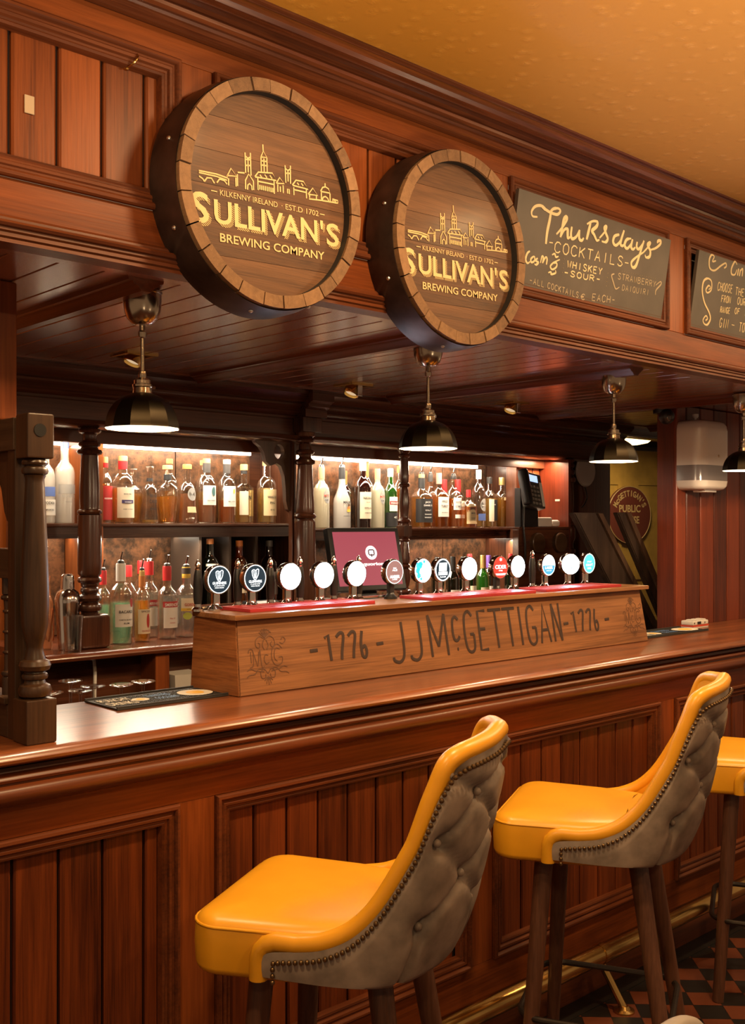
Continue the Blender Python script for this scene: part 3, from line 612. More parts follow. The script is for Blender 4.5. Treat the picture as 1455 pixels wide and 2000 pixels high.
# ================================================================== BARREL HEADS ON THE FASCIA
CREAM = plain('cream_paint', (0.66, 0.47, 0.22), 0.6)
SKY = [[(-0.182,0.024),(-0.138,0.025),(-0.11,0.022)],[(-0.182,0.02),(-0.138,0.02),(-0.112,0.017)],[(-0.182,0.013),(-0.173,0.009),(-0.169,0.004)],[(-0.169,0.004),(-0.162,0.013),(-0.151,0.014),(-0.144,0.005)],[(-0.138,0.007),(-0.131,0.016),(-0.119,0.015),(-0.112,0.009)],[(-0.112,0.025),(-0.101,0.044),(-0.087,0.03),(-0.112,0.027)],[(-0.108,0.022),(-0.108,0.007)],[(-0.089,0.027),(-0.089,0.008)],[(-0.063,0.042),(-0.063,0.085)],[(-0.049,0.039),(-0.049,0.087)],[(-0.063,0.078),(-0.056,0.074),(-0.049,0.078)],[(-0.063,0.071),(-0.049,0.072)],[(-0.063,0.058),(-0.049,0.06)],[(-0.056,0.044),(-0.056,0.07)],[(-0.084,0.039),(-0.066,0.041)],[(-0.085,0.01),(-0.085,0.035)],[(-0.064,0.007),(-0.064,0.026),(-0.055,0.041),(-0.043,0.028),(-0.043,0.009)],[(-0.059,0.007),(-0.058,0.017),(-0.053,0.021),(-0.048,0.017),(-0.047,0.008)],[(-0.021,0.052),(-0.021,0.084)],[(-0.005,0.054),(-0.005,0.086)],[(-0.013,0.052),(-0.013,0.082)],[(-0.023,0.067),(-0.003,0.068)],[(-0.022,0.076),(-0.004,0.077)],[(-0.021,0.084),(-0.014,0.098),(-0.005,0.086),(-0.021,0.084)],[(-0.0145,0.098),(-0.015,0.112)],[(-0.039,0.038),(-0.029,0.05),(0.009,0.055),(0.019,0.041),(-0.039,0.038)],[(-0.031,0.011),(-0.031,0.037)],[(0.013,0.011),(0.013,0.039)],[(-0.025,0.045),(-0.02,0.040)],[(-0.012,0.048),(-0.006,0.042)],[(0.002,0.049),(0.008,0.043)]] + [[(x,0.013),(x,0.023)] for x in (-.026,-.021,-.016,-.011,-.006,-.001,.004,.009)] + [[(-.03,.03),(.012,.031)],[(0.019,0.035),(0.029,0.049),(0.041,0.038),(0.019,0.035)],[(0.023,0.033),(0.023,0.017)],[(0.038,0.034),(0.038,0.017)],[(0.03,0.03),(0.03,0.018)],[(0.046,0.041),(0.045,0.079)],[(0.059,0.041),(0.06,0.081)],[(.045,.073),(.0525,.069),(.06,.074)],[(0.045,0.062),(0.06,0.064)],[(.0525,.045),(.0525,.068)],[(0.05,0.018),(0.05,0.028),(.055,.028),(.055,.018)],[(0.064,0.039),(0.075,0.052),(0.096,0.053),(0.109,0.038),(0.064,0.039)],[(.078,.047),(.083,.043)],[(.09,.048),(.095,.043)],[(0.068,0.018),(0.068,0.035)],[(0.104,0.017),(0.104,0.037)],[(.07,.03),(.102,.03)],[(0.109,0.027),(0.123,0.043),(0.137,0.029),(0.109,0.027)],[(.113,.02),(.113,.026)],[(.133,.02),(.133,.028)],[(0.146,0.04),(0.152,.05),(0.161,0.053),(0.17,0.05),(0.174,0.041),(0.146,0.04)],[(0.160,0.053),(0.160,0.061)],[(0.148,0.022),(0.148,0.038)],[(0.174,0.022),(0.174,0.040)],[(0.111,0.017),(0.148,0.02),(0.197,0.022)],[(0.15,0.02),(0.153,.028),(0.160,0.031),(0.167,0.028),(.17,.021)],[(0.181,0.022),(0.182,0.029),(0.197,0.028),(.197,.022)],[(.186,.022),(.186,.028)],[(.191,.022),(.191,.028)]]
def stripe_mat():
    m = bpy.data.materials.new('hatched_cream_paint'); m.use_nodes = True; N, L = m.node_tree.nodes, m.node_tree.links
    B = N['Principled BSDF']; B.inputs['Base Color'].default_value = (0.60, 0.42, 0.19, 1); B.inputs['Roughness'].default_value = .6
    tc = N.new('ShaderNodeTexCoord'); w = N.new('ShaderNodeTexWave'); w.wave_type = 'BANDS'; w.bands_direction = 'DIAGONAL'; w.inputs['Scale'].default_value = 95
    mp = N.new('ShaderNodeMapping'); mp.inputs['Scale'].default_value = (1, 0, 1.5); L.new(tc.outputs['Object'], mp.inputs[0]); L.new(mp.outputs[0], w.inputs['Vector'])
    g = N.new('ShaderNodeMath'); g.operation = 'GREATER_THAN'; g.inputs[1].default_value = .5; L.new(w.outputs['Fac'], g.inputs[0])
    tr = N.new('ShaderNodeBsdfTransparent'); mx = N.new('ShaderNodeMixShader'); L.new(g.outputs[0], mx.inputs[0]); L.new(tr.outputs[0], mx.inputs[1]); L.new(B.outputs[0], mx.inputs[2])
    L.new(mx.outputs[0], N['Material Output'].inputs[0]); return m
def barrel(x, z, label):
    t = thing('barrel_head', label, 'barrel', (x, 1.90, z), 'barrel heads mounted on the canopy')
    def f(u, v, y=1.8235): return Vector((x + u * .9993 - v * .035, y, z + v * .9993 + u * .035))
    MY = Matrix.Translation((x, 0, z)) @ Matrix.Rotation(radians(90), 4, 'X')      # lathe axis -> -Y
    b = newbm()      # staves: end-grain blocks of unequal width
    cuts = [0, 14, 27, 38, 53, 66, 80, 94, 106, 121, 135, 147, 163, 176, 190, 206, 219, 233, 246, 262, 275, 290, 304, 316, 331, 346, 360]
    for a0, a1 in zip(cuts, cuts[1:]):
        n = 4; vs = []; fs = []
        ro = 0.2445 + random.uniform(-.0015, .001); jit = random.uniform(-.002, .002)
        for i in range(n + 1):
            a = radians(a0 + .35 + (a1 - a0 - .7) * i / n)
            for r, y in ((0.2165, 1.80 + jit), (ro, 1.80 + jit), (ro, 1.898), (0.2165, 1.85)): vs.append((x + r * cos(a), y, z + r * sin(a)))
        for i in range(n):
            for k in range(4): fs.append((i*4+k, i*4+(k+1)%4, (i+1)*4+(k+1)%4, (i+1)*4+k))
        fs += [(0,1,2,3), (n*4+3, n*4+2, n*4+1, n*4)]
        add(b, vs, fs)
    part('stave_ring', b, wood('barrel_stave', (0.105, 0.052, 0.024), (0.27, 0.145, 0.070), 'Y', rough=0.75, across=60, along=20, vary=0.25, coat=0), t, sm=0)
    b = newbm(); lathe(b, [(0.2167, -1.8265), (0.2163, -1.806)], seg=72, M=MY, cap0=False, cap1=False)
    lathe(b, [(0.2160, -1.806), (0.2162, -1.8265)], seg=72, M=MY, cap0=False, cap1=False); part('charred_rim', b, plain('charred_wood', (0.012, 0.009, 0.008), 0.7), t)
    b = newbm()
    zz = -0.217
    for k in range(6):
        h = 0.0722; z0, z1 = zz + k * h + .0004, min(zz + (k + 1) * h - .0004, .217); n = 14; P = []
        for i in range(n + 1): v = z0 + (z1 - z0) * i / n; P.append((sqrt(max(.217**2 - v*v, 1e-6)), v))
        out = [(-u, v) for u, v in P] + [(u, v) for u, v in reversed(P)]
        vs = [f(u, v, 1.825) for u, v in out] + [f(u, v, 1.845) for u, v in out]; m = len(out)
        add(b, vs, [list(range(m)), list(range(2*m - 1, m - 1, -1))] + [[i, (i+1) % m, m + (i+1) % m, m + i] for i in range(m)])
    part('head_boards', b, wood('barrel_head_wood', (0.030, 0.0115, 0.005), (0.175, 0.075, 0.030), 'X', rough=0.62, across=34, along=2.4, vary=0.16, coat=0.05, bump=.3), t, sm=0)
    b = newbm(); lathe(b, [(0.2455,-1.899),(0.2455,-1.812),(0.2475,-1.811),(0.2535,-1.855),(0.2540,-1.899)], seg=80, M=MY, cap0=False, cap1=False)
    hoop = part('hoop', b, plain('worn_iron_hoop', (0.075, 0.050, 0.042), 0.38, 0.75, noise=.45, nscale=14), t, sm=40)
    for a in (163, 205, 262, 300, 20, 90):
        b = newbm(); sphere(b, (x + .2512*cos(radians(a)), 1.845, z + .2512*sin(radians(a))), .0055, 8, 6); part('rivet', b, plain('bright_steel', (.6, .58, .55), .3, 1), hoop)
    b = newbm()
    for s in SKY: tube(b, [f(u, v - .002, 1.8238) for u, v in s], 0.00165, 6, flat=((0, -1, 0), .35))
    part('skyline_emblem', b, CREAM, t)
    b = newbm()
    put_text(b, 'KILKENNY IRELAND', f, -.131, -.0195, .0125, .152, bold=.0); put_text(b, '· EST.D 1702', f, .032, -.0195, .0125, .106, bold=.0)
    for (a, c) in ((-.153, -.138), (.142, .156)): add(b, [f(a, -.0145), f(c, -.0145), f(c, -.0125), f(a, -.0125)], [(0,1,2,3)])
    put_text(b, 'BREWING COMPANY', f, -.134, -.116, .0185, .286, bold=.012)
    def name(dx, dy, y):
        g = lambda u, v: f(u + dx, v + dy, y)
        put_text(b, 'S', g, -.203, -.083, .064, .043, bold=.018)
        put_text(b, 'ULLIVAN', g, -.147, -.078, .050, .280, bold=.018); put_text(b, "'", g, .142, -.078, .050, .008, bold=.018); put_text(b, 'S', g, .160, -.080, .052, .037, bold=.018)
    name(0, 0, 1.8234)
    part('lettering', b, CREAM, t, sm=0)
    b = newbm(); name(.0065, -.0055, 1.8240); part('letter_shadow', b, stripe_mat(), t, sm=0)
    return t
barrel(1.392, 2.285, 'round barrel end with whole cream lettering and skyline, next to the bare boarded panel')
barrel(1.998, 2.278, 'round barrel end with cream lettering and skyline, overlapping the edge of a chalkboard')

# ================================================================== CHALKBOARDS
CHALK = plain('chalk_cream', (0.70, 0.56, 0.33), 0.8)
CHALK2 = plain('faint_chalk', (0.42, 0.33, 0.22), 0.8)
SLATE = plain('chalkboard_grey', (0.080, 0.062, 0.052), 0.55, noise=.18, nscale=9)
CB1 = [[(-0.302,0.068),(-0.323,0.066),(-0.329,0.078),(-0.316,0.094),(-0.291,0.101),(-0.269,0.095),(-0.243,0.091),(-0.213,0.092),(-0.201,0.104),(-0.213,0.109),(-0.235,0.103),(-0.248,0.09)],[(-0.243,0.098),(-0.245,0.07),(-0.25,0.036),(-0.25,0.002)],[(-0.207,0.037),(-0.186,0.058),(-0.167,0.085),(-0.169,0.094),(-0.18,0.085),(-0.184,0.058),(-0.187,0.032)],[(-0.187,0.032),(-0.174,0.055),(-0.159,0.061),(-0.155,0.047),(-0.151,0.036),(-0.139,0.043)],[(-0.139,0.071),(-0.139,0.048),(-0.13,0.038),(-0.112,0.048),(-0.101,0.069)],[(-0.101,0.069),(-0.098,0.046),(-0.085,0.041),(-0.076,0.05)],[(-0.051,0.1),(-0.056,0.073),(-0.061,0.048)],[(-0.068,0.092),(-0.043,0.105),(-0.019,0.108),(-0.019,0.095),(-0.039,0.078),(-0.027,0.069),(-0.01,0.055),(0.002,0.059)],[(0.002,0.064),(0.027,0.089),(0.031,0.104),(0.021,0.097),(0.031,0.084),(0.044,0.07),(0.036,0.058),(0.015,0.057)],[(0.1,0.092),(0.078,0.083),(0.074,0.065),(0.091,0.058),(0.113,0.077),(0.124,0.109)],[(0.124,0.109),(0.113,0.07),(0.124,0.062),(0.135,0.069)],[(0.166,0.092),(0.144,0.085),(0.136,0.067),(0.152,0.059),(0.172,0.078),(0.175,0.091)],[(0.175,0.091),(0.172,0.068),(0.184,0.062),(0.195,0.07)],[(0.202,0.088),(0.202,0.073),(0.215,0.068),(0.234,0.087),(0.238,0.098)],[(0.238,0.098),(0.224,0.054),(0.211,0.016),(0.193,0.008),(0.184,0.022),(0.206,0.041),(0.243,0.063)],[(0.243,0.063),(0.27,0.088),(0.275,0.099),(0.261,0.089),(0.28,0.074),(0.28,0.056),(0.261,0.05),(0.254,0.057)],[(0.28,0.077),(0.308,0.087),(0.332,0.104),(0.332,0.115),(0.317,0.111),(0.316,0.104)]]
CB1b = [[(-0.318,-0.03),(-0.328,-0.038),(-0.332,-0.055),(-0.322,-0.064),(-0.312,-0.058)],[(-0.298,-0.041),(-0.309,-0.05),(-0.305,-0.059),(-0.292,-0.052),(-0.294,-0.042),(-0.298,-0.041)],[(-0.28,-0.043),(-0.287,-0.051),(-0.275,-0.054),(-0.283,-0.062),(-0.291,-0.061)],[(-0.265,-0.054),(-0.261,-0.035),(-0.254,-0.038),(-0.255,-0.053)],[(-0.255,-0.053),(-0.245,-0.035),(-0.237,-0.038),(-0.237,-0.054)],[(-0.207,-0.044),(-0.218,-0.056),(-0.207,-0.063),(-0.19,-0.053),(-0.191,-0.042),(-0.207,-0.044),(-0.178,-0.03)],[(-0.216,-0.023),(-0.205,-0.018),(-0.197,-0.026),(-0.186,-0.022)],[(-0.224,-0.075),(-0.213,-0.071),(-0.209,-0.077),(-0.19,-0.07),(-0.193,-0.063)]]
CB1c = [[(0.1,-0.027),(0.087,-0.034),(0.1,-0.052),(0.117,-0.07),(0.135,-0.062)],[(0.336,-0.026),(0.36,-0.011),(0.365,-0.019),(0.341,-0.041),(0.341,-0.056)]]
CB2 = [[(-0.291,0.11),(-0.313,0.104),(-0.305,0.122),(-0.324,0.124),(-0.334,0.106),(-0.324,0.08),(-0.291,0.077),(-0.252,0.1),(-0.224,0.113),(-0.217,0.103),(-0.23,0.095)],[(-0.145,0.121),(-0.162,0.129),(-0.179,0.103),(-0.174,0.084),(-0.151,0.085),(-0.141,0.104)],[(-0.13,0.109),(-0.132,0.085)],[(-0.116,0.108),(-0.118,0.085)],[(-0.117,0.102),(-0.102,0.113),(-0.098,0.087)],[(-0.313,0.009),(-0.302,0.016),(-0.316,0.022),(-0.331,0.006),(-0.318,-0.003),(-0.296,0.011),(-0.302,0.038),(-0.329,0.044),(-0.353,0.03),(-0.353,-0.003),(-0.329,-0.038),(-0.291,-0.066),(-0.277,-0.087),(-0.291,-0.108),(-0.313,-0.108),(-0.324,-0.096),(-0.309,-0.08),(-0.296,-0.088),(-0.307,-0.096)],[(-.06,.12),(-.075,.11),(-.06,.10),(-.05,.085),(-.07,.08),(-.04,.105)]]
def chalkboard(xc, w, label, kind):
    t = thing('chalkboard', label, 'chalkboard', (xc, 1.90, 2.38), 'chalkboards in the canopy fascia')
    ty, by, tz, bz = 1.864, 1.902, 2.508, 2.248             # leans forward at the top
    def f(u, v, d=0.0):
        k = (v + .132) / .26
        return Vector((xc + u, by + (ty - by) * k - .003 - d, bz + (tz - bz) * k))
    b = newbm()
    vs = [f(u, v, d) for d in (0, -.012) for u, v in ((-w/2,-.132),(w/2,-.132),(w/2,.128),(-w/2,.128))]
    add(b, vs, [(0,1,2,3),(7,6,5,4),(0,4,5,1),(1,5,6,2),(2,6,7,3),(3,7,4,0)]); part('board', b, SLATE, t, sm=0)
    F = lambda u, v: f(u, v, .0006)
    fl = ((0, -1, 0), .3)
    def cur(bm_, lst, r0):
        for s in lst:
            c = catmull([F(u, v) for u, v in s], 6); n = len(c)
            tube(bm_, c, [r0 * (.55 + .45 * sin(pi * (i + .5) / n) + .25 * (1 if (c[min(i+1, n-1)] - c[max(i-1, 0)]).z < -.25 * (c[min(i+1, n-1)] - c[max(i-1, 0)]).length else 0)) for i in range(n)], 6, flat=fl)
    b = newbm(); c = newbm()
    if kind == 1:
        cur(b, CB1, .0046); cur(b, CB1b, .003); cur(c, CB1c, .0022)
        for s, p, q, cap, r in (('COCKTAILS', (-.207,-.013), (.139,.002), .029, .0019), ('-', (-.238,.0), (-.213,.002), .018, .0016), ('-', (.145,.006), (.175,.008), .018, .0016), ('WHISKEY', (-.139,-.045), (.036,-.040), .019, .0019), ('-SOUR-', (-.151,-.070), (.033,-.063), .016, .0019)): put_strokes(b, s, F, p, q, cap, r, fl)
        for s, p, q, cap, r in (('STRAWBERRY', (.122,-.039), (.336,-.032), .018, .0014), ('DAIQUIRI', (.152,-.069), (.303,-.063), .017, .0012), ('-ALL', (-.305,-.116), (-.235,-.118), .016, .0013), ('COCKTAILS', (-.22,-.118), (-.068,-.124), .016, .0013), ('€', (-.056,-.127), (-.035,-.126), .017, .0012), ('EACH-', (.002,-.122), (.122,-.114), .02, .0014)): put_strokes(c, s, F, p, q, cap, r, fl)
        for k in range(4): sphere(c, F(-.158, -.025 - k * .013), .0013, 6, 4); sphere(c, F(.066, -.03 - k * .013), .0013, 6, 4)
        for k in range(16): sphere(c, F(.14 + k * .0125, -.012 + k * .0004), .0010, 6, 4)
    else:
        cur(b, CB2, .0034)
        for s, p, q, cap, r in (('CHOOSE', (-.255,.015), (-.153,.02), .028, .0018), ('THE', (-.13,.018), (-.069,.02), .026, .0018), ('FINEST', (-.03,.02), (.10,.024), .026, .0018), ('FROM', (-.219,-.02), (-.156,-.016), .023, .0018), ('OUR', (-.107,-.012), (-.05,-.010), .024, .0018), ('RANGE', (-.217,-.056), (-.151,-.052), .02, .0018), ('OF', (-.116,-.047), (-.081,-.045), .02, .0018), ('FINE', (-.04,-.045), (.04,-.043), .02, .0018), ('GIN', (-.21,-.106), (-.151,-.104), .031, .0018), ('-', (-.13,-.10), (-.10,-.1), .025, .0014), ('TONIC', (-.07,-.104), (.04,-.10), .031, .0018)): put_strokes(b, s, F, p, q, cap, r, fl)
    part('chalk_lettering', b, CHALK, t); 
    if kind == 1: part('faint_lettering', c, CHALK2, t)
    else: c.free()
chalkboard(2.683, .785, 'chalkboard of cocktails in cream hand lettering, partly behind a barrel end', 1)
chalkboard(3.66, .81, 'chalkboard about gin with a curly cream flourish, beyond the cocktail chalkboard', 2)
bm = newbm(); box(bm, .876, .896, 1.9125, 1.9145, 2.357, 2.392, bev=.0008, seg=1)
tag(part('paper_label', bm, plain('cream_sticker', (.45, .33, .22), .7)), 'small cream sticker on the boarded fascia panel', 'sticker')
bm = newbm(); tube(bm, catmull([(1.093, 1.918, 2.508), (1.093, 1.895, 2.505), (1.098, 1.886, 2.512), (1.104, 1.886, 2.522), (1.106, 1.892, 2.53)], 5), .0022, 8); lathe(bm, [(.008, -1.917), (.006, -1.910)], seg=14, M=Matrix.Translation((1.093, 0, 2.508)) @ Matrix.Rotation(radians(90), 4, 'X'))
tag(part('cup_hook', bm, BRASS), 'small brass cup hook in the upper fascia panel beside the barrel end', 'hook')

# ================================================================== PENDANT LAMPS
def pendant(x, label):
    y, top = 2.10, 2.104
    t = thing('pendant_lamp', label, 'lamp', (x, y, top), 'bronze pendant lamps hanging over the bar')
    b = newbm(); lathe(b, [(.012, 2.024), (.022, 2.026), (.034, 2.038), (.041, 2.058), (.0432, 2.078), (.0432, 2.094), (.0455, 2.095), (.0455, 2.099), (.040, 2.104)], x, y, 32); part('ceiling_cup', b, NICKEL, t)
    b = newbm(); lathe(b, [(.0045, 1.915), (.0045, 1.995), (.009, 1.997), (.010, 2.008), (.007, 2.012), (.007, 2.024)], x, y, 14)
    lathe(b, [(.0085, 1.905), (.0095, 1.912), (.0085, 1.919), (.0045, 1.921)], x, y, 14); part('rod', b, NICKEL, t)
    b = newbm(); lathe(b, [(.026, 1.866), (.022, 1.870), (.021, 1.882), (.023, 1.884), (.023, 1.889), (.019, 1.891), (.019, 1.899), (.010, 1.905)], x, y, 20)
    tube(b, [(x + .018, y, 1.885), (x + .032, y, 1.885)], .004, 8); part('lamp_holder', b, NICKEL, t)
    b = newbm(); o = [(p.x, p.y) for p in catmull([(.0855, 1.790, 0), (.0845, 1.794, 0), (.082, 1.808, 0), (.075, 1.828, 0), (.062, 1.847, 0), (.045, 1.860, 0), (.026, 1.868, 0)], 4)]
    lathe(b, o, x, y, 12, cap0=False, rot=.2); part('lamp_shade', b, BRONZE, t, sm=20)
    b = newbm(); lathe(b, [(r - .0022, z - .0012) for r, z in o], x, y, 12, cap0=False, rot=.2); part('shade_lining', b, emit('white_enamel_lit', (1.0, 0.80, 0.56), 2.5), t, sm=20)
    b = newbm(); sphere(b, (x, y, 1.822), .022, 16, 10); lathe(b, [(.012, 1.838), (.012, 1.862)], x, y, 12); part('bulb', b, emit('lamp_bulb', (1.0, 0.80, 0.55), 14), t)
    light('POINT', (x, y, 1.795), 9.0, (1.0, 0.74, 0.46), .03, name='lamp_light')
for x, l in ((1.241, 'bronze faceted pendant lamp hanging above the clear spirits and the rubber bar mat'), (2.173, 'bronze faceted pendant lamp hanging just below the barrel end beside the chalkboard'), (3.10, 'bronze faceted pendant lamp in front of the white disc and the yellow door'), (4.02, 'bronze pendant lamp overlapping the white paper dispenser, only half in view')):
    pendant(x, l)
# brass spot fittings in the soffit
def spot(x, y, label, drop):
    t = thing('ceiling_spot', label, 'spotlight', (x, y, 2.104), 'brass spot fittings in the canopy soffit')
    b = newbm()
    for (a0, a1, c0, c1) in ((-.055, .055, -.055, -.042), (-.055, .055, .042, .055), (-.055, -.042, -.042, .042), (.042, .055, -.042, .042)): box(b, x + a0, x + a1, y + c0, y + c1, 2.099, 2.107, bev=.001, seg=1)
    part('spot_frame', b, BRASS, t, sm=0)
    b = newbm(); Mr = Matrix.Translation((x, y, 2.098)) @ Matrix.Rotation(radians(25), 4, 'Y')
    lathe(b, [(.026, -.022 - drop), (.030, -.020 - drop), (.030, .004)], seg=20, M=Mr, cap0=False); part('spot_body', b, BRASS, t)
    b = newbm(); lathe(b, [(.024, -.012 - drop), (.024, -.008)], seg=20, M=Mr); part('spot_bulb', b, emit('dim_spot', (1.0, .75, .45), .5), t)
    light('SPOT', (x, y, 2.07), 5, WARM, .03, (x, y, 0), spot=110, blend=.8, name='spot_fill_light')  # fill for the aisle, added at the spot fitting
    if drop: b = newbm(); box(b, x - .012, x + .012, y - .04, y - .03, 2.06, 2.10, bev=.002); part('spring_clip', b, CHROME, t)
spot(1.706, 2.936, 'brass square spot fitting above the first pendant lamp', 0)
spot(2.692, 3.0, 'bright brass spot fitting in the soffit between the first two pendant lamps', .012)
spot(3.612, 2.976, 'brass spot fitting with a pale spring clip, between the second and third pendant lamps', .01)

# ================================================================== BEER TAP BOX
def tap_box():
    t = thing('tap_box', 'long oak box on the bar carved with a name and dates, carrying the beer taps', 'tap box', (2.62, 2.39, 1.113))
    b = newbm(); vs = []
    for (z, y, xa, xc) in ((1.1135, 2.278, 1.640, 3.600), (1.314, 2.312, 1.652, 3.590)): vs += [(xa, y, z), (xc, y, z), (xc, 2.497, z), (xa - .01, 2.497, z)]
    add(b, vs, [(3,2,1,0),(4,5,6,7),(0,1,5,4),(1,2,6,5),(2,3,7,6),(3,0,4,7)])
    bmesh.ops.bevel(b, geom=list(b.edges), offset=.0025, segments=2, affect='EDGES'); part('box_body', b, oak('X'), t)
    b = newbm(); vs = [(1.6392, 2.281, 1.115), (1.6292, 2.495, 1.115), (1.6412, 2.495, 1.313), (1.6512, 2.314, 1.313)]; vs = vs + [(x_ - .0016, y_, z_) for x_, y_, z_ in vs]
    add(b, vs, [(0,1,2,3),(7,6,5,4),(0,4,5,1),(1,5,6,2),(2,6,7,3),(3,7,4,0)]); part('end_board', b, wood('oak_end', (0.13, 0.040, 0.011), (0.34, 0.125, 0.038), 'Y', rough=.45, vary=0, across=34), t, sm=0)
    b = newbm(); box(b, 1.635, 3.628, 2.293, 2.50, 1.3145, 1.3295, bev=.0025); part('box_lid', b, wood('oak_lid', (0.15, 0.058, 0.02), (0.36, 0.165, 0.066), 'X', rough=.35, vary=0, across=30, coat=.2), t)
    def f(u, v): k = (v - 1.1135) / .2005; return Vector((u, 2.278 + .034 * k - .0008, v))
    fl = ((0, -1, .17), .10)
    b = newbm(); s = lambda *p: tube(b, [f(*q) for q in p], .0052, 8, flat=fl)
    c = lambda *p: tube(b, catmull([f(*q) for q in p], 5), .0052, 8, flat=fl)
    for x in (2.262, 2.338): c((x, 1.272), (x + .003, 1.20), (x - .002, 1.166), (x - .02, 1.152), (x - .042, 1.158), (x - .044, 1.168))
    s((2.386, 1.155), (2.382, 1.285)); s((2.382, 1.285), (2.419, 1.185)); s((2.419, 1.185), (2.456, 1.285)); s((2.456, 1.285), (2.460, 1.155))
    c((2.520, 1.262), (2.508, 1.272), (2.494, 1.262), (2.490, 1.225), (2.496, 1.20), (2.510, 1.198), (2.520, 1.21)); s((2.503, 1.170), (2.509, 1.170))
    c((2.588, 1.270), (2.572, 1.286), (2.552, 1.272), (2.546, 1.22), (2.552, 1.170), (2.570, 1.155), (2.588, 1.168), (2.590, 1.212)); s((2.590, 1.212), (2.572, 1.212))
    s((2.655, 1.284), (2.618, 1.284), (2.618, 1.158), (2.655, 1.158)); s((2.618, 1.225), (2.648, 1.225))
    for x in (2.704, 2.776): s((x - .033, 1.284), (x + .033, 1.284)); s((x, 1.284), (x + .004, 1.158))
    s((2.832, 1.288), (2.834, 1.158))
    c((2.912, 1.270), (2.896, 1.286), (2.874, 1.272), (2.868, 1.22), (2.874, 1.170), (2.892, 1.155), (2.912, 1.168), (2.914, 1.212)); s((2.914, 1.212), (2.894, 1.212))
    s((2.938, 1.156), (2.964, 1.288), (2.992, 1.156)); s((2.947, 1.20), (2.984, 1.20))
    s((3.016, 1.156), (3.014, 1.288)); s((3.014, 1.288), (3.056, 1.156)); s((3.056, 1.156), (3.054, 1.288))
    for x0 in (1.952, 3.125):
        for k, dx in enumerate((0, .048, .094)):
            x = x0 + dx
            if k == 0: s((x, 1.245), (x + .014, 1.254), (x + .018, 1.180))
            else: c((x - .004, 1.245), (x + .012, 1.256), (x + .024, 1.248), (x + .014, 1.205), (x + .010, 1.180))
        x = x0 + .142; c((x + .004, 1.256), (x - .004, 1.22), (x - .002, 1.185), (x + .010, 1.180), (x + .016, 1.196), (x + .010, 1.212), (x, 1.206))
    for x in (1.908, 2.166, 3.088, 3.342): s((x - .014, 1.213), (x + .014, 1.214))
    part('carved_lettering', b, plain('burnt_carving', (0.030, 0.012, 0.006), .8), t)
    for x in (1.74, 3.513):
        b = newbm(); z = 1.212
        def k(*p): tube(b, catmull([f(x + u, z + v) for u, v in p], 5), .0013, 5, flat=fl)
        for a in range(7): q = radians(38 + a * 17); k((0, .050), (.011*cos(q), .050 + .011*sin(q)), (.022*cos(q), .050 + .024*sin(q)), (.024*cos(q) + .004, .050 + .02*sin(q)))
        for m in (-1, 1):
            k((0, .046), (m*.016, .054), (m*.030, .046), (m*.032, .030), (m*.022, .024), (m*.018, .034), (m*.024, .038)); k((m*.004, .044), (m*.010, .030), (m*.004, .018))
            k((0, -.046), (m*.012, -.034), (m*.024, -.040), (m*.022, -.056), (m*.010, -.056), (m*.008, -.046)); k((m*.008, -.034), (m*.030, -.032), (m*.044, -.044), (m*.062, -.046), (m*.072, -.052)); k((m*.012, -.04), (m*.04, -.036), (m*.055, -.03), (m*.068, -.034))
        k((-.06, .012), (-.055, .022), (-.044, .018), (-.046, -.02), (-.058, -.026)); k((-.044, .018), (-.032, -.024)); k((-.032, -.024), (-.02, .020)); k((-.02, .020), (-.018, -.026), (-.010, -.026))
        k((-.052, .016), (-.052, -.014)); k((-.025, .014), (-.027, -.010)); k((.006, .002), (-.004, .004), (-.008, -.010), (-.002, -.020), (.008, -.016))
        k((.056, .018), (.040, .030), (.022, .018), (.018, -.008), (.030, -.026), (.050, -.022), (.054, -.006), (.042, -.006)); k((.054, .04), (.062, .048), (.070, .04), (.06, .03), (.050, .034)); k((.048, .016), (.036, .020), (.028, .008), (.028, -.008), (.036, -.016))
        for a in range(5): q = radians(210 + a * 30); k((0, -.054), (.009*cos(q), -.054 + .009*sin(q)), (.016*cos(q), -.054 + .022*sin(q)))
        part('carved_crest', b, plain('fine_carving', (0.10, 0.04, 0.016), .7), t)
tap_box()
RM = plain('red_rubber', (0.34, 0.020, 0.022), .45)
for (x0, x1, y0, y1, l) in ((1.715, 2.185, 2.335, 2.480, 'red bar runner on the tap box in front of the dark harp badges'), (2.405, 2.93, 2.305, 2.455, 'red bar runner on the middle of the tap box lid'), (3.00, 3.47, 2.315, 2.46, 'red bar runner at the far end of the tap box lid')):
    bm = newbm(); box(bm, x0, x1, y0, y1, 1.3295, 1.3395, bev=.0015)
    for k in range(11): box(bm, x0 + .02 + k * (x1 - x0 - .04) / 11, x0 + .012 + (k + 1) * (x1 - x0 - .04) / 11, y0 + .015, y1 - .015, 1.3395, 1.3405)
    tag(part('bar_runner', bm, RM), l, 'bar mat', 'red bar runners on the tap box')

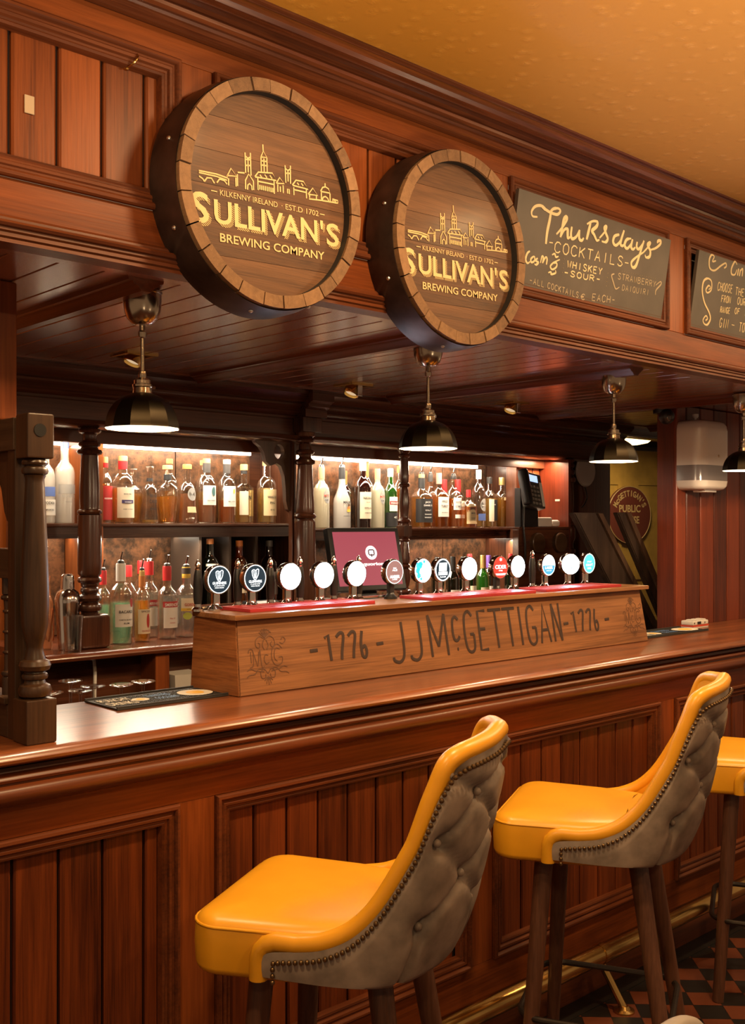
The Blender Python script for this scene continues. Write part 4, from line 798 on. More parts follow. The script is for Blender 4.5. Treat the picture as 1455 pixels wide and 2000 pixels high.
# ================================================================== BEER TAPS
TAPY = 2.452
GLOW = emit('white_glow', (0.62, 0.80, 1.0), 26); GLOWB = emit('blue_white_glow', (0.60, 0.84, 1.0), 6.0)
NAVY = emit('navy_badge', (0.004, 0.020, 0.038), 1.0); BLUE = emit('bright_blue_glow', (0.03, 0.36, 0.95), 1.6); PRINT = emit('lit_print', (0.85, 0.95, 1.0), 2.2)
TEAL = emit('teal_glow', (0.05, 0.62, 0.66), 1.8); REDG = emit('red_glow', (0.75, 0.035, 0.025), 1.0); MAUVE = emit('mauve_badge', (0.20, 0.12, 0.125), 1.0)
INK = plain('badge_ink', (0.02, 0.03, 0.04), .6); GREYI = emit('pale_grey_print', (0.55, 0.62, 0.66), 1.6)
def tap(x, kind, label, handle=0, stem='chrome', z=1.4175, rz=0.0):
    t = thing('beer_tap', label, 'beer tap', (x, TAPY, 1.3295), 'illuminated beer taps on the oak tap box')
    M = Matrix.Translation((x, TAPY, z)) @ Matrix.Rotation(rz, 4, 'Z') @ Matrix.Rotation(radians(90), 4, 'X')     # local xy = badge face, z out
    def f(u, v, d=.0172): return M @ Vector((u, v, d))
    sm = CHROME if stem == 'chrome' else BLACK
    b = newbm(); box(b, x - .0105, x + .0105, TAPY - .006, TAPY + .012, 1.335, z - .03, bev=.003); lathe(b, [(.022, 1.3297), (.022, 1.336), (.014, 1.343), (.011, 1.35)], x, TAPY + .003, 20); part('tap_stem', b, sm, t)
    b = newbm(); lathe(b, [(.030, -.012), (.0405, -.006), (.042, .002), (.042, .013), (.0405, .0165), (.0385, .0165), (.0385, .012)], seg=40, M=M, cap1=False); part('badge_rim', b, CHROME, t)
    face = {'harp': NAVY, 'white': GLOW, 'mark': GLOW, 'mauve': MAUVE, 'sky': GLOW, 'ringblue': NAVY, 'red': REDG, 'lager': GLOWB, 'face': GLOW, 'teal': TEAL}[kind]
    b = newbm(); lathe(b, [(.0388, .011), (.0388, .0155), (.036, .0168)], seg=40, M=M); bd = part('badge_face', b, face, t)
    def txt(b, s, v, cap, w, bold=.0, u=0): put_text(b, s, f, u, v, cap, w, 'C', min(bold, .012))
    def rg(b, r, w): tube(b, [f(r*cos(2*pi*i/40), r*sin(2*pi*i/40), .0165) for i in range(40)], w, 5, True)
    b = newbm(); mat = PRINT; c = None
    if kind == 'harp':
        rg(b, .0372, .0011); txt(b, 'GUINNESS', -.013, .0075, .046, .012); txt(b, 'ST. JAMES\'S GATE', -.0185, .0032, .034); txt(b, 'DUBLIN, IRELAND', -.024, .0032, .030)
        k = lambda *p: tube(b, catmull([f(*q) for q in p], 4), .0011, 5)
        k((-.012, .021), (-.006, .0245), (.001, .022), (.008, .026), (.012, .0235)); k((-.012, .021), (-.010, .008), (-.004, -.003), (.000, -.005)); k((.012, .0235), (.010, .010), (.003, -.002), (.000, -.005))
        for q in (-.007, -.003, .001, .005): tube(b, [f(q, .021), f(q * .45, 0)], .0004, 4)
    elif kind == 'mark': mat = GREYI; txt(b, 'IPA', -.006, .016, .026, .02); rg(b, .030, .0006)
    elif kind == 'mauve': rg(b, .0372, .0009); txt(b, 'PALE', .010, .005, .014); txt(b, 'ALE', .003, .006, .022); txt(b, 'AMBER', -.020, .010, .044, .05); txt(b, 'LAGER', -.026, .004, .022)
    elif kind == 'sky':
        mat = BLUE
        for (u, v, r) in ((-.020, .016, .014), (-.026, 0, .010), (-.012, .022, .010), (-.021, -.016, .010), (-.010, -.027, .006), (.004, .030, .006)):
            vs = [f(u + r*cos(2*pi*i/14)*(1 + .25*sin(i*3.1)), v + r*sin(2*pi*i/14)*(1 + .2*cos(i*2.3)), .0170) for i in range(14)]; add(b, vs, [list(range(14))])
    elif kind == 'ringblue':
        rg(b, .0355, .0022); add(b, [f(-.02, -.004), f(.018, -.004), f(.020, .024), f(-.018, .024)], [(0,1,2,3)]); add(b, [f(-.022, -.018), f(.022, -.018), f(.022, -.0065), f(-.022, -.0065)], [(0,1,2,3)]); txt(b, 'PILSNER', -.026, .0045, .03)
        c = newbm(); txt(c, 'DAYS', .002, .014, .03, .04)
    elif kind == 'red': txt(b, 'CIDER', -.005, .014, .060, .05); txt(b, '1702', -.014, .005, .020); txt(b, '*', .014, .02, .014); add(b, [f(-.022, -.028), f(.022, -.028), f(.028, -.022), f(-.028, -.022)], [(0,1,2,3)])
    elif kind == 'lager':
        mat = emit('lager_blue', (0.04, 0.28, 0.55), 1.0); n = 24
        vs = [f(.036*cos(pi + pi*i/n), .036*sin(pi + pi*i/n)*.95 - .001, .0170) for i in range(n + 1)]; add(b, vs, [list(range(n + 1))])
        c = newbm(); txt(c, 'LAGER', -.014, .010, .046, .06); txt(c, 'BREWED COLD', -.022, .003, .03)
    elif kind == 'face':
        mat = INK; o = .008
        for (u, h) in ((o - .004, .010), (o + .006, .010)): tube(b, [f(u, .006), f(u + .001, .006 + h)], .0019, 6)
        tube(b, catmull([f(o - .010, -.008), f(o - .006, -.014), f(o + .002, -.016), f(o + .010, -.010)], 4), .0018, 6)
    elif kind == 'teal': txt(b, 'STOUT', .004, .006, .03); txt(b, 'CRAFT', -.010, .009, .044, .06); txt(b, 'BEER', -.022, .007, .024, .04); rg(b, .0365, .0011)
    if len(b.verts): part('badge_print', b, mat, bd, sm=0)
    else: b.free()
    if c is not None: put = part('badge_lettering', c, INK if kind != 'lager' else PRINT, bd, sm=0)
    if handle:
        hx, hy = x - handle, TAPY + .022
        b = newbm(); lathe(b, [(.010, 1.350), (.012, 1.362), (.0135, 1.40), (.0115, 1.428), (.0085, 1.444)], hx, hy, 18); h = part('tap_handle', b, BLACK, t)
        b = newbm(); lathe(b, [(.0075, 1.444), (.009, 1.448), (.006, 1.453), (.0085, 1.459), (.0065, 1.466), (.004, 1.469), (.0025, 1.473)], hx, hy, 14); part('handle_finial', b, CHROME, h)
        b = newbm(); lathe(b, [(.017, 1.3297), (.017, 1.336), (.011, 1.342), (.010, 1.35)], hx, hy, 18); box(b, hx, x, hy - .004, hy + .004, 1.336, 1.342); part('handle_base', b, CHROME, h)
T = [(1.683,'harp','beer tap with dark harp badge, first at the crested end of the tap box',.046),(1.807,'harp','beer tap with dark harp badge, next to the first white badge',.034),(1.937,'white','beer tap with blank white glowing badge, beside the dark harp badges',.046),(2.066,'white','beer tap with blank white glowing badge, in front of the thick turned column',.063),(2.200,'mark','beer tap with white badge faintly marked, in front of the red till screen',.062),(2.365,'mauve','beer tap with dim mauve-grey badge and black stem',.122),(2.497,'sky','beer tap with blue-splashed white badge, beside the thin turned column',0),(2.592,'ringblue','beer tap with blue badge ringed in white',0),(2.727,'white','beer tap with greenish-white blank badge, between the blue-ringed and red badges',0),(2.893,'red','beer tap with red badge lettered in white',0),(2.991,'white','beer tap with blank white badge, next beyond the red badge',0),(3.172,'lager','beer tap with white-over-blue badge, below the wooden barrel fronts',.05),(3.316,'face','beer tap with white badge bearing a small drawn smile',.0),(3.429,'teal','beer tap with teal badge, last at the far end',0)]
for x, k, l, h in T:
    tap(x, k, l, h, 'black' if k in ('mauve', 'red') else 'chrome', rz=radians(-22) if k == 'face' else 0.0)

# ================================================================== BOTTLES
FORM = {
 'round': [(0,.90),(.012,1),(.60,1),(.65,.94),(.70,.74),(.74,.46),(.78,.38),(1,.36)],
 'dome': [(0,.95),(.015,1),(.56,1),(.62,.96),(.68,.82),(.72,.58),(.75,.42),(1,.38)],
 'tall': [(0,.95),(.01,1),(.58,1),(.64,.90),(.68,.66),(.71,.46),(.74,.41),(1,.38)],
 'squat': [(0,.95),(.02,1),(.56,1),(.61,.97),(.645,.66),(.67,.36),(1,.30)],
 'flare': [(0,.92),(.02,1),(.10,1),(.30,.86),(.50,.82),(.60,.78),(.66,.50),(.70,.34),(1,.30)],
 'bulge': [(0,.70),(.02,.76),(.20,.82),(.42,.98),(.56,1),(.62,.92),(.66,.60),(.69,.36),(1,.32)],
 'taper': [(0,.94),(.015,1),(.40,1),(.48,.94),(.58,.66),(.68,.44),(.76,.38),(1,.36)],
 'wine': [(0,.95),(.012,1),(.60,1),(.66,.86),(.71,.56),(.76,.40),(1,.36)],
 'square': [(0,.95,6),(.012,1,6),(.56,1,6),(.61,.93,5),(.66,.66,3.5),(.70,.42,2),(.74,.36,2),(1,.34,2)],
 'flask': [(0,.95,4),(.012,1,4),(.60,1,4),(.66,.86,3.4),(.70,.62,2.6),(.74,.40,2),(1,.36,2)] }
def frm(form, zf):
    P = FORM[form]
    for a, b in zip(P, P[1:]):
        if a[0] <= zf <= b[0]:
            k = (zf - a[0]) / (b[0] - a[0]); na = a[2] if len(a) > 2 else 2; nb = b[2] if len(b) > 2 else 2
            return a[1] + (b[1] - a[1]) * k, na + (nb - na) * k
    return P[-1][1], 2
CLEAR = glass('clear_glass', (0.95, 0.95, 0.93)); FROST = glass('frosted_glass', (0.9, 0.9, 0.88), .72, (0.82, 0.80, 0.74), .25)
CREAMG = glass('cream_glass', (0.9, 0.9, 0.8), .93, (0.80, 0.74, 0.56), .2); MILK = glass('milk_white_glass', (1, 1, 1), .97, (0.86, 0.83, 0.78), .15)
GREENG = glass('green_glass', (0.12, 0.42, 0.10), .35, (0.05, 0.22, 0.03)); BROWNG = glass('brown_glass', (0.20, 0.06, 0.03), .35, (0.05, 0.012, 0.008)); DARKG = glass('dark_wine_glass', (0.05, 0.07, 0.035), .5, (0.010, 0.014, 0.008))
ORNG = glass('orange_brown_glass', (0.55, 0.17, 0.04), .35, (0.40, 0.10, 0.015))
AMB = glass('amber_spirit', (0.95, 0.62, 0.20), .32, (0.88, 0.46, 0.08)); AMBD = glass('dark_amber_spirit', (0.86, 0.40, 0.09), .34, (0.70, 0.26, 0.03)); GOLD = glass('pale_gold_spirit', (0.95, 0.74, 0.36), .35, (0.90, 0.62, 0.22))
WATER = glass('clear_spirit', (0.93, 0.93, 0.90), .06, (0.9, 0.9, 0.85)); GRNL = glass('green_tinted_spirit', (0.72, 0.95, 0.78), .22, (0.50, 0.88, 0.62)); ROSE = glass('rose_spirit', (0.85, 0.55, 0.38), .3, (0.75, 0.42, 0.25)); RUM = glass('dark_rum', (0.10, 0.02, 0.012), .6, (0.03, 0.007, 0.005))
def pl(n, c, r=.5): return plain(n, c, r)
PAPER = pl('cream_label', (0.72, 0.62, 0.46), .7); WPAP = pl('white_label', (0.74, 0.71, 0.66), .6); TAN = pl('tan_label', (0.62, 0.46, 0.26), .7); BLKL = pl('black_label', (0.02, 0.02, 0.022), .5); REDL = pl('red_label', (0.42, 0.03, 0.03), .5); YELL = pl('yellow_label', (0.75, 0.50, 0.06), .5)
BLUL = pl('blue_label', (0.10, 0.16, 0.42), .5); GRYL = pl('grey_label', (0.30, 0.29, 0.28), .5); INKB = pl('black_print', (0.02, 0.018, 0.018), .6); INKR = pl('red_print', (0.45, 0.04, 0.03), .6); INKW = pl('white_print', (0.80, 0.78, 0.74), .6); TEALL = pl('teal_seal', (0.06, 0.16, 0.16), .5)
REDC = pl('red_cap', (0.50, 0.025, 0.03), .35); CORK = pl('cork', (0.55, 0.32, 0.13), .7); BLKC = pl('black_cap', (0.02, 0.018, 0.018), .35); WHTC = pl('white_cap', (0.78, 0.74, 0.70), .4); ORGC = pl('orange_cap', (0.62, 0.22, 0.06), .4); SALC = pl('salmon_cap', (0.72, 0.28, 0.16), .4); GLDC = plain('gold_cap', (0.75, 0.52, 0.20), .3, .8); DGRC = pl('dark_grey_cap', (0.06, 0.055, 0.055), .4); PURC = pl('purple_cap', (0.10, 0.05, 0.22), .35); LILC = pl('pale_lilac_cap', (0.55, 0.50, 0.56), .4)
def bottle(label, x, y, z, H, R, form, gm, liq=None, lvl=.5, cap=None, cz=.86, cw=1.12, labels=(), texts=(), pour=None, group=None, phi=-90, collar=None):
    t = thing('bottle', label, 'bottle', (x, y, z), group)
    P = FORM[form]; b = newbm(); seg = 28
    lathe(b, [(R * p[1], z + H * p[0]) + ((p[2],) if len(p) > 2 else ()) for p in P], x, y, seg); part('glass_body', b, gm, t, sm=40)
    if liq:
        zs = [.02] + [p[0] for p in P if .03 < p[0] < lvl] + [lvl]
        b = newbm(); lathe(b, [(R * .93 * frm(form, q)[0], z + H * q, frm(form, q)[1]) for q in zs], x, y, seg); part('liquid', b, liq, t, sm=40)
    rn = R * P[-1][1]
    if cap:
        b = newbm(); r = rn * cw; lathe(b, [(r, z + H * cz), (r, z + H * .985), (r * .92, z + H)], x, y, 18); part('cap', b, cap, t)
    if collar:
        cm, c0, c1 = collar; b = newbm(); r = rn * 1.10; lathe(b, [(r, z + H * c0), (r * 1.04, z + H * c1)], x, y, 18); part('neck_collar', b, cm, t)
    if pour:
        b = newbm(); lathe(b, [(rn * .95, z + H * .985), (rn * .8, z + H * 1.03), (rn * .3, z + H * 1.045)], x, y, 14); pr = part('pourer', b, BLACK if pour != 'clear' else CHROME, t)
        b = newbm(); tube(b, [(x, y, z + H * 1.04), (x, y - .002, z + H * 1.07), (x + .002, y - .008, z + H * 1.07 + .022)], .0032, 8); part('spout', b, CHROME, pr)
    def surf(u, zf, d):
        rf, n = frm(form, zf); a = radians(phi) + u / R; c, s = cos(a), sin(a)
        k = 1.0 if n <= 2.01 else 1.0 / (abs(c)**n + abs(s)**n) ** (1.0/n)
        r = R * rf * k + d; return Vector((x + r*c, y + r*s, z + H * zf))
    lo = []
    for L_ in labels:
        m, z0, z1, half = L_[:4]; uo = L_[4] if len(L_) > 4 else 0; rnd = L_[5] if len(L_) > 5 else 0
        b = newbm(); n = 12
        if rnd:
            cz_ = (z0 + z1) / 2; vs = [surf(uo + half * R * .01745 * cos(2*pi*i/24), cz_ + (z1 - z0)/2 * sin(2*pi*i/24), .0009 + .0006 * len(lo)) for i in range(24)] + [surf(uo, cz_, .0009 + .0006 * len(lo))]
            add(b, vs, [(i, (i + 1) % 24, 24) for i in range(24)])
        else:
            vs = [surf(uo + R * radians(half) * (2*i/n - 1), zz, .0007 + .0006 * len(lo)) for zz in (z0, z1) for i in range(n + 1)]
            add(b, vs, [(i, i + 1, n + 2 + i, n + 1 + i) for i in range(n)])
        lo.append(part('label', b, m, t))
    for (s, m, zf, cap_, w, bold) in [q if len(q) == 6 else q + (.03,) for q in texts]:
        bold = min(bold, .012); b = newbm(); put_text(b, s, lambda u, v: surf(u, zf + v / H, .0014 + .0006 * len(lo)), 0, 0, cap_, w, 'C', bold); part('label_lettering', b, m, lo[0] if lo else t, sm=0)
    return t
S1 = 'whiskies and spirits on the first bottle shelf'; S2 = 'spirits on the bottle shelf above the till'; S3 = 'pourer bottles on the back counter'; S4 = 'wine bottles behind the beer taps'; S5 = 'bottles in the pigeonholes'
z = 1.575
bottle('frosted bottle with pale blue label, half behind the turned corner post', 1.718, 3.58, z, .285, .034, 'dome', FROST, None, .5, WHTC, .88, labels=((BLUL, .34, .46, 60), (WPAP, .10, .30, 60)), texts=(('VODKA', INKB, .24, .010, .04), ('IMPORTED', INKB, .16, .006, .035)), group=S1)
bottle('tall frosted bottle with blue and white neck seal, between corner post and turned column', 1.793, 3.58, z, .315, .036, 'tall', FROST, None, .5, WHTC, .80, 1.05, labels=((GRYL, .34, .45, 62), (BLUL, .87, .97, 50)), texts=(('BELVEDERE', GRYL, .30, .009, .05), ('VODKA', GRYL, .24, .005, .03)), group=S1)
bottle('slim bottle with red wrap label and cork, touching the first turned column', 1.957, 3.58, z, .250, .026, 'round', CLEAR, AMBD, .6, CORK, .91, 1.15, labels=((REDL, .05, .56, 75),), texts=(('RESERVE', INKW, .36, .006, .03),), collar=(REDC, .84, .91), group=S1)
bottle('amber bottle with cream label, dark blue band and red wax collar', 2.025, 3.57, z, .256, .042, 'dome', CLEAR, AMB, .52, CORK, .925, 1.15, labels=((PAPER, .08, .53, 58), (pl('navy_band', (.05,.035,.12)), .295, .345, 34)), texts=(('SINGLE MALT', INKB, .42, .006, .036), ('WHISKY', INKW, .302, .006, .03), ('AGED 12 YEARS', INKB, .2, .004, .04)), collar=(REDC, .80, .925), group=S1)
bottle('amber bulging bottle with glass stopper, standing behind its neighbours', 2.128, 3.67, z, .214, .036, 'bulge', CLEAR, AMB, .55, CLEAR, .90, 1.4, group=S1)
bottle('clear etched decanter bottle with dark printed emblem', 2.142, 3.57, z, .219, .036, 'flare', CLEAR, GOLD, .06, CLEAR, .90, 1.5, labels=((BLKL, .74, .80, 100),), texts=(('BEAR', INKB, .46, .012, .036), ('CREEK', INKB, .36, .012, .040), ('BOURBON', INKB, .24, .006, .036)), group=S1)
bottle('squat bulging bottle of amber whiskey with orange cork top', 2.222, 3.57, z, .228, .043, 'bulge', CLEAR, AMB, .46, CORK, .93, 1.5, collar=(BLKL, .74, .84), group=S1)
bottle('bell-shaped whiskey bottle with round grey seal and orange stopper', 2.312, 3.57, z, .235, .042, 'flare', CLEAR, ROSE, .50, ORGC, .92, 1.5, labels=((GRYL, .38, .60, 34, .004, 1), (TAN, .18, .28, 30)), texts=(('CASK', INKB, .47, .005, .014),), group=S1)
bottle('whiskey bottle with orange cork, glimpsed behind the bell-shaped bottle', 2.300, 3.68, z, .262, .032, 'round', CLEAR, AMB, .5, CORK, .92, 1.2, group=S1)
bottle('clear whiskey bottle with white label and teal round seal', 2.405, 3.57, z, .262, .037, 'dome', CLEAR, ROSE, .36, CORK, .93, 1.15, labels=((WPAP, .28, .58, 56), (TEALL, .42, .56, 15, .010, 1)), texts=(('IRISH WHISKEY', INKB, .34, .005, .036),), collar=(DGRC, .78, .93), group=S1)
bottle('whiskey bottle with cork, tucked behind the teal-sealed bottle', 2.462, 3.68, z, .262, .032, 'round', CLEAR, GOLD, .5, CORK, .92, 1.2, group=S1)
bottle('whiskey bottle with white cap over dark neck and white label', 2.504, 3.57, z, .262, .036, 'dome', CLEAR, AMBD, .36, WHTC, .93, 1.15, labels=((WPAP, .26, .58, 56), (YELL, .46, .54, 8, .012, 1)), texts=(('SMALL BATCH', INKB, .33, .005, .034),), collar=(DGRC, .78, .93), group=S1)
bottle('short clear bottle behind the white-capped whiskey bottle', 2.575, 3.68, z, .214, .030, 'round', CLEAR, GOLD, .5, DGRC, .90, 1.1, group=S1)
bottle('square-shouldered pale gold bottle with wooden stopper', 2.594, 3.575, z, .246, .040, 'squat', CLEAR, GOLD, .52, CORK, .90, 1.35, labels=((PAPER, .14, .54, 34, -.02), (GLDC, .12, .56, 20, .008)), texts=(('N', INKB, .40, .018, .012),), collar=(BLKL, .84, .90), group=S1)
bottle('pale gold whiskey bottle with arched cream label under the fretwork bracket', 2.708, 3.57, z, .265, .042, 'dome', CLEAR, GOLD, .56, CORK, .92, 1.1, labels=((TAN, .12, .54, 54),), texts=(('WHISTLE', INKB, .40, .010, .046), ('PIG', INKB, .31, .010, .024), ('RYE', INKB, .2, .007, .02)), group=S1)
z = 1.553
bottle('cream frosted bottle with grey disc label, touching the thick turned column', 3.030, 3.59, z, .274, .036, 'round', CREAMG, None, .5, SALC, .80, 1.12, labels=((GRYL, .40, .64, 34, .006, 1),), texts=(('MOTE', INKR, .51, .010, .026), ('RUM', INKB, .45, .006, .016)), pour='clear', group=S2)
bottle('milk-white tapering bottle with palm tree emblem and clear pourer', 3.152, 3.59, z, .278, .040, 'taper', MILK, None, .5, BLKL, .80, 1.06, labels=((ORGC, .28, .36, 14, .006, 1), (YELL, .26, .31, 18, .006, 1), (pl('brown_print', (.12,.05,.02)), .36, .39, 12, .006, 1)), texts=(('MALIBU', INKB, .40, .012, .045), ('CARIBBEAN RUM', INKB, .19, .004, .045)), pour='clear', group=S2)
bottle('orange-necked dark bottle behind the milk-white and dark rum bottles', 3.255, 3.69, z, .268, .034, 'wine', BROWNG, None, .5, ORGC, .74, 1.12, group=S2)
bottle('dark rum bottle with white cap and large cream label', 3.271, 3.58, z, .307, .039, 'round', BROWNG, RUM, .58, WHTC, .86, 1.15, labels=((PAPER, .14, .54, 62),), texts=(('HAVANA', INKB, .43, .013, .052, .05), ('CLUB', INKB, .38, .005, .024), ('ESPECIAL', INKB, .29, .007, .04), ('AÑEJO RON', INKB, .22, .005, .04)), group=S2)
bottle('tall orange-foil bottle behind the second cream frosted bottle', 3.392, 3.69, z, .317, .036, 'wine', BROWNG, None, .5, ORGC, .72, 1.12, group=S2)
bottle('cream frosted bottle with grey disc label, beside the green bottle', 3.369, 3.585, z, .277, .034, 'round', CREAMG, None, .5, SALC, .82, 1.12, labels=((GRYL, .40, .64, 34, .006, 1),), texts=(('MOTE', INKR, .51, .010, .026), ('RUM', INKB, .45, .006, .016)), group=S2)
bottle('green glass bottle with white octagon label and red band', 3.457, 3.59, z, .282, .034, 'wine', GREENG, None, .5, WHTC, .86, 1.15, labels=((WPAP, .28, .52, 50), (REDL, .39, .45, 48), (BLKL, .02, .26, 80)), texts=(('PERNOD', INKW, .398, .010, .045), ('45', INKW, .16, .010, .018)), group=S2)
bottle('amber bottle half hidden behind the thin turned column', 3.540, 3.61, z, .300, .037, 'round', CLEAR, AMBD, .62, CORK, .88, 1.12, labels=((PAPER, .10, .45, 50),), group=S2)
bottle('square whiskey bottle with black label printed in white', 3.664, 3.585, z, .262, .043, 'square', CLEAR, AMB, .56, CORK, .93, 1.05, labels=((BLKL, .10, .54, 75, -.008),), texts=(("JACK", INKW, .46, .008, .035), ("DANIEL'S", INKW, .40, .008, .048), ('OLD No. 7', INKW, .31, .007, .034), ('TENNESSEE', INKW, .24, .005, .042), ('WHISKEY', INKW, .18, .006, .042)), collar=(BLKL, .72, .93), pour='black', group=S2)
bottle('dark amber bourbon bottle with large white label and clear neck', 3.787, 3.585, z, .271, .039, 'square', CLEAR, AMBD, .60, pl('pink_cap', (.55,.25,.2)), .80, 1.1, labels=((WPAP, .20, .56, 50),), texts=(('WILD', INKB, .46, .013, .036, .05), ('TURKEY', INKB, .37, .013, .044, .05), ('BOURBON', INKB, .27, .005, .036)), group=S2)
bottle('bottle with pourer peeping out behind the white-labelled bourbon', 3.835, 3.69, z, .270, .032, 'round', CLEAR, AMB, .55, DGRC, .86, 1.1, pour='black', group=S2)
bottle('amber bottle with black pourer between two red-capped bottles', 3.893, 3.585, z, .262, .040, 'round', CLEAR, AMBD, .56, BLKC, .93, 1.05, labels=((WPAP, .34, .57, 46), (WPAP, .18, .25, 34)), texts=(('SOUTHERN', INKB, .47, .009, .044), ('COMFORT', INKB, .39, .009, .044)), pour='black', group=S2)
bottle('red-capped bottle standing behind the bourbon with the white label', 3.935, 3.69, z, .247, .036, 'round', CLEAR, AMB, .5, REDC, .70, 1.25, group=S2)
bottle('red-capped bottle standing behind the small tan-labelled square bottle', 4.040, 3.69, z, .250, .036, 'round', CLEAR, AMB, .5, REDC, .70, 1.25, labels=((PAPER, .2, .55, 50),), group=S2)
bottle('small square bourbon bottle with tan label and red wax, at the shelf front', 3.938, 3.525, z, .190, .034, 'square', CLEAR, AMBD, .55, REDC, .80, 1.05, labels=((TAN, .10, .62, 60),), texts=(("MAKER'S", INKB, .48, .009, .040), ('MARK', INKB, .36, .009, .028), ('WHISKY', INKB, .24, .005, .032)), group=S2)
bottle('clear bottle with pale cork, silver-blue label and yellow spirit', 4.078, 3.58, z, .297, .035, 'round', CLEAR, GOLD, .22, WHTC, .84, 1.15, labels=((GRYL, .28, .50, 40, .004, 1), (BLUL, .12, .24, 50)), texts=(('IRISH', INKW, .37, .007, .022),), group=S2)
bottle('flat-sided bottle with black cap and dark oval label', 4.162, 3.58, z, .262, .034, 'flask', CLEAR, GOLD, .58, BLKC, .87, 1.2, labels=((PAPER, .12, .56, 24, -.016), (BLKL, .14, .55, 26, .014)), texts=(('RYE', INKW, .44, .006, .016),), group=S2)
bottle('amber flat-sided bottle with gold cap, last on its shelf before the phone', 4.262, 3.58, z, .263, .038, 'flask', CLEAR, AMB, .60, GLDC, .85, 1.25, labels=((TAN, .54, .60, 16, -.012), (PAPER, .12, .50, 22, .018)), texts=(('X.O.', INKB, .40, .008, .02),), group=S2)
z = 1.147
bottle('green-tinted rum bottle with white cap and pourer, beside the column base', 1.884, 3.335, z, .286, .040, 'round', CLEAR, GRNL, .52, WHTC, .78, 1.22, labels=((WPAP, .22, .50, 58), (REDL, .46, .57, 13, .024, 1)), texts=(('BACARDI', INKB, .39, .010, .052, .05), ('CARTA BLANCA', INKB, .30, .005, .05), ('RUM', INKB, .255, .006, .02)), pour='black', group=S3)
bottle('green-tinted bottle with red collar, mostly behind the column base', 1.872, 3.44, z, .258, .031, 'round', CLEAR, GRNL, .52, REDC, .80, 1.1, pour='black', group=S3)
bottle('gold rum bottle with pirate-style figure label and orange neck', 1.975, 3.345, z, .258, .029, 'round', CLEAR, AMB, .58, GLDC, .92, 1.05, labels=((PAPER, .12, .46, 58), (INKR, .20, .40, 13, .008, 1)), texts=(('SPICED', INKB, .42, .006, .034), ('GOLD', INKR, .15, .006, .03)), collar=(ORGC, .72, .92), pour='black', group=S3)
bottle('red-capped clear bottle behind the gold rum bottle', 2.020, 3.52, z, .270, .033, 'round', CLEAR, WATER, .5, REDC, .84, 1.2, group=S3)
bottle('red-capped bottle between the gold rum and red-labelled vodka, at the back', 2.098, 3.56, z, .285, .033, 'round', CLEAR, WATER, .5, REDC, .82, 1.2, group=S3)
bottle('clear vodka bottle with red banner label, the further of the two', 2.068, 3.45, z, .286, .036, 'tall', CLEAR, WATER, .6, REDC, .82, 1.18, labels=((WPAP, .16, .40, 50), (REDL, .42, .50, 54)), texts=(('SMIRNOFF', INKW, .435, .011, .052, .04),), pour='clear', group=S3)
bottle('clear vodka bottle with red banner label and crest, the nearer of the two', 2.092, 3.365, z, .270, .038, 'tall', CLEAR, WATER, .6, REDC, .80, 1.12, labels=((WPAP, .16, .44, 50), (REDL, .44, .52, 54)), texts=(('SMIRNOFF', INKW, .455, .012, .056, .04), ('No 21', INKR, .28, .006, .02), ('VODKA', INKR, .22, .005, .022)), pour='black', group=S3)
bottle('clear gin bottle with yellow band and lime picture', 2.182, 3.375, z, .264, .040, 'dome', CLEAR, WATER, .58, YELL, .84, 1.06, labels=((PAPER, .42, .56, 60), (YELL, .38, .42, 60), (pl('lime_print', (.42,.48,.08)), .26, .36, 24, -.018, 1)), texts=(("GORDON'S", INKR, .45, .011, .056, .04), ('LONDON DRY GIN', INKB, .40, .004, .04)), collar=(DGRC, .90, .985), pour='black', group=S3)
for (x, y, H, R, cap, lab, l) in ((3.655, 3.47, .266, .032, BLKC, PAPER, 'dark wine bottle behind the blue-ringed badge'), (3.672, 3.385, .270, .032, BLKC, WPAP, 'dark wine bottle with white label beside the greenish-white badge'), (3.762, 3.40, .268, .034, BLKC, PAPER, 'dark wine bottle directly behind the greenish-white badge'), (3.953, 3.53, .274, .031, REDC, PAPER, 'red-capped wine bottle at the back, between the greenish-white and red badges'), (3.927, 3.42, .271, .033, GLDC, PAPER, 'green wine bottle with gold cap and pale label, before the red badge'), (4.051, 3.49, .267, .031, PURC, WPAP, 'wine bottle with purple cap beside the red badge'), (4.119, 3.40, .275, .034, REDC, WPAP, 'red-capped wine bottle between the red badge and the white badge')):
    bottle(l, x, y, z, H, R, 'wine', GREENG if 'green wine' in l else DARKG, None, .5, cap, .72, 1.12, labels=((lab, .16, .42, 64),), group=S4)
z = 1.25
bottle('dark bottle with slanted pale label in the first pigeonhole', 2.412, 3.556, z, .262, .036, 'dome', DARKG, None, .5, ORGC, .92, 1.1, labels=((WPAP, .30, .62, 62),), texts=(('BITTERS', INKB, .42, .008, .04),), group=S5)
bottle('orange-brown bottle with pale label in the second pigeonhole', 2.556, 3.556, z, .255, .038, 'dome', ORNG, None, .5, ORGC, .72, 1.05, labels=((PAPER, .15, .42, 56),), texts=(('LIQUEUR', INKR, .3, .008, .04),), group=S5)
bottle('dark brown bottle with grey printed label in the third pigeonhole', 2.710, 3.556, z, .252, .037, 'dome', BROWNG, None, .5, DGRC, .90, 1.15, labels=((GRYL, .10, .48, 50),), texts=(('GIN', INKW, .32, .010, .024),), group=S5)

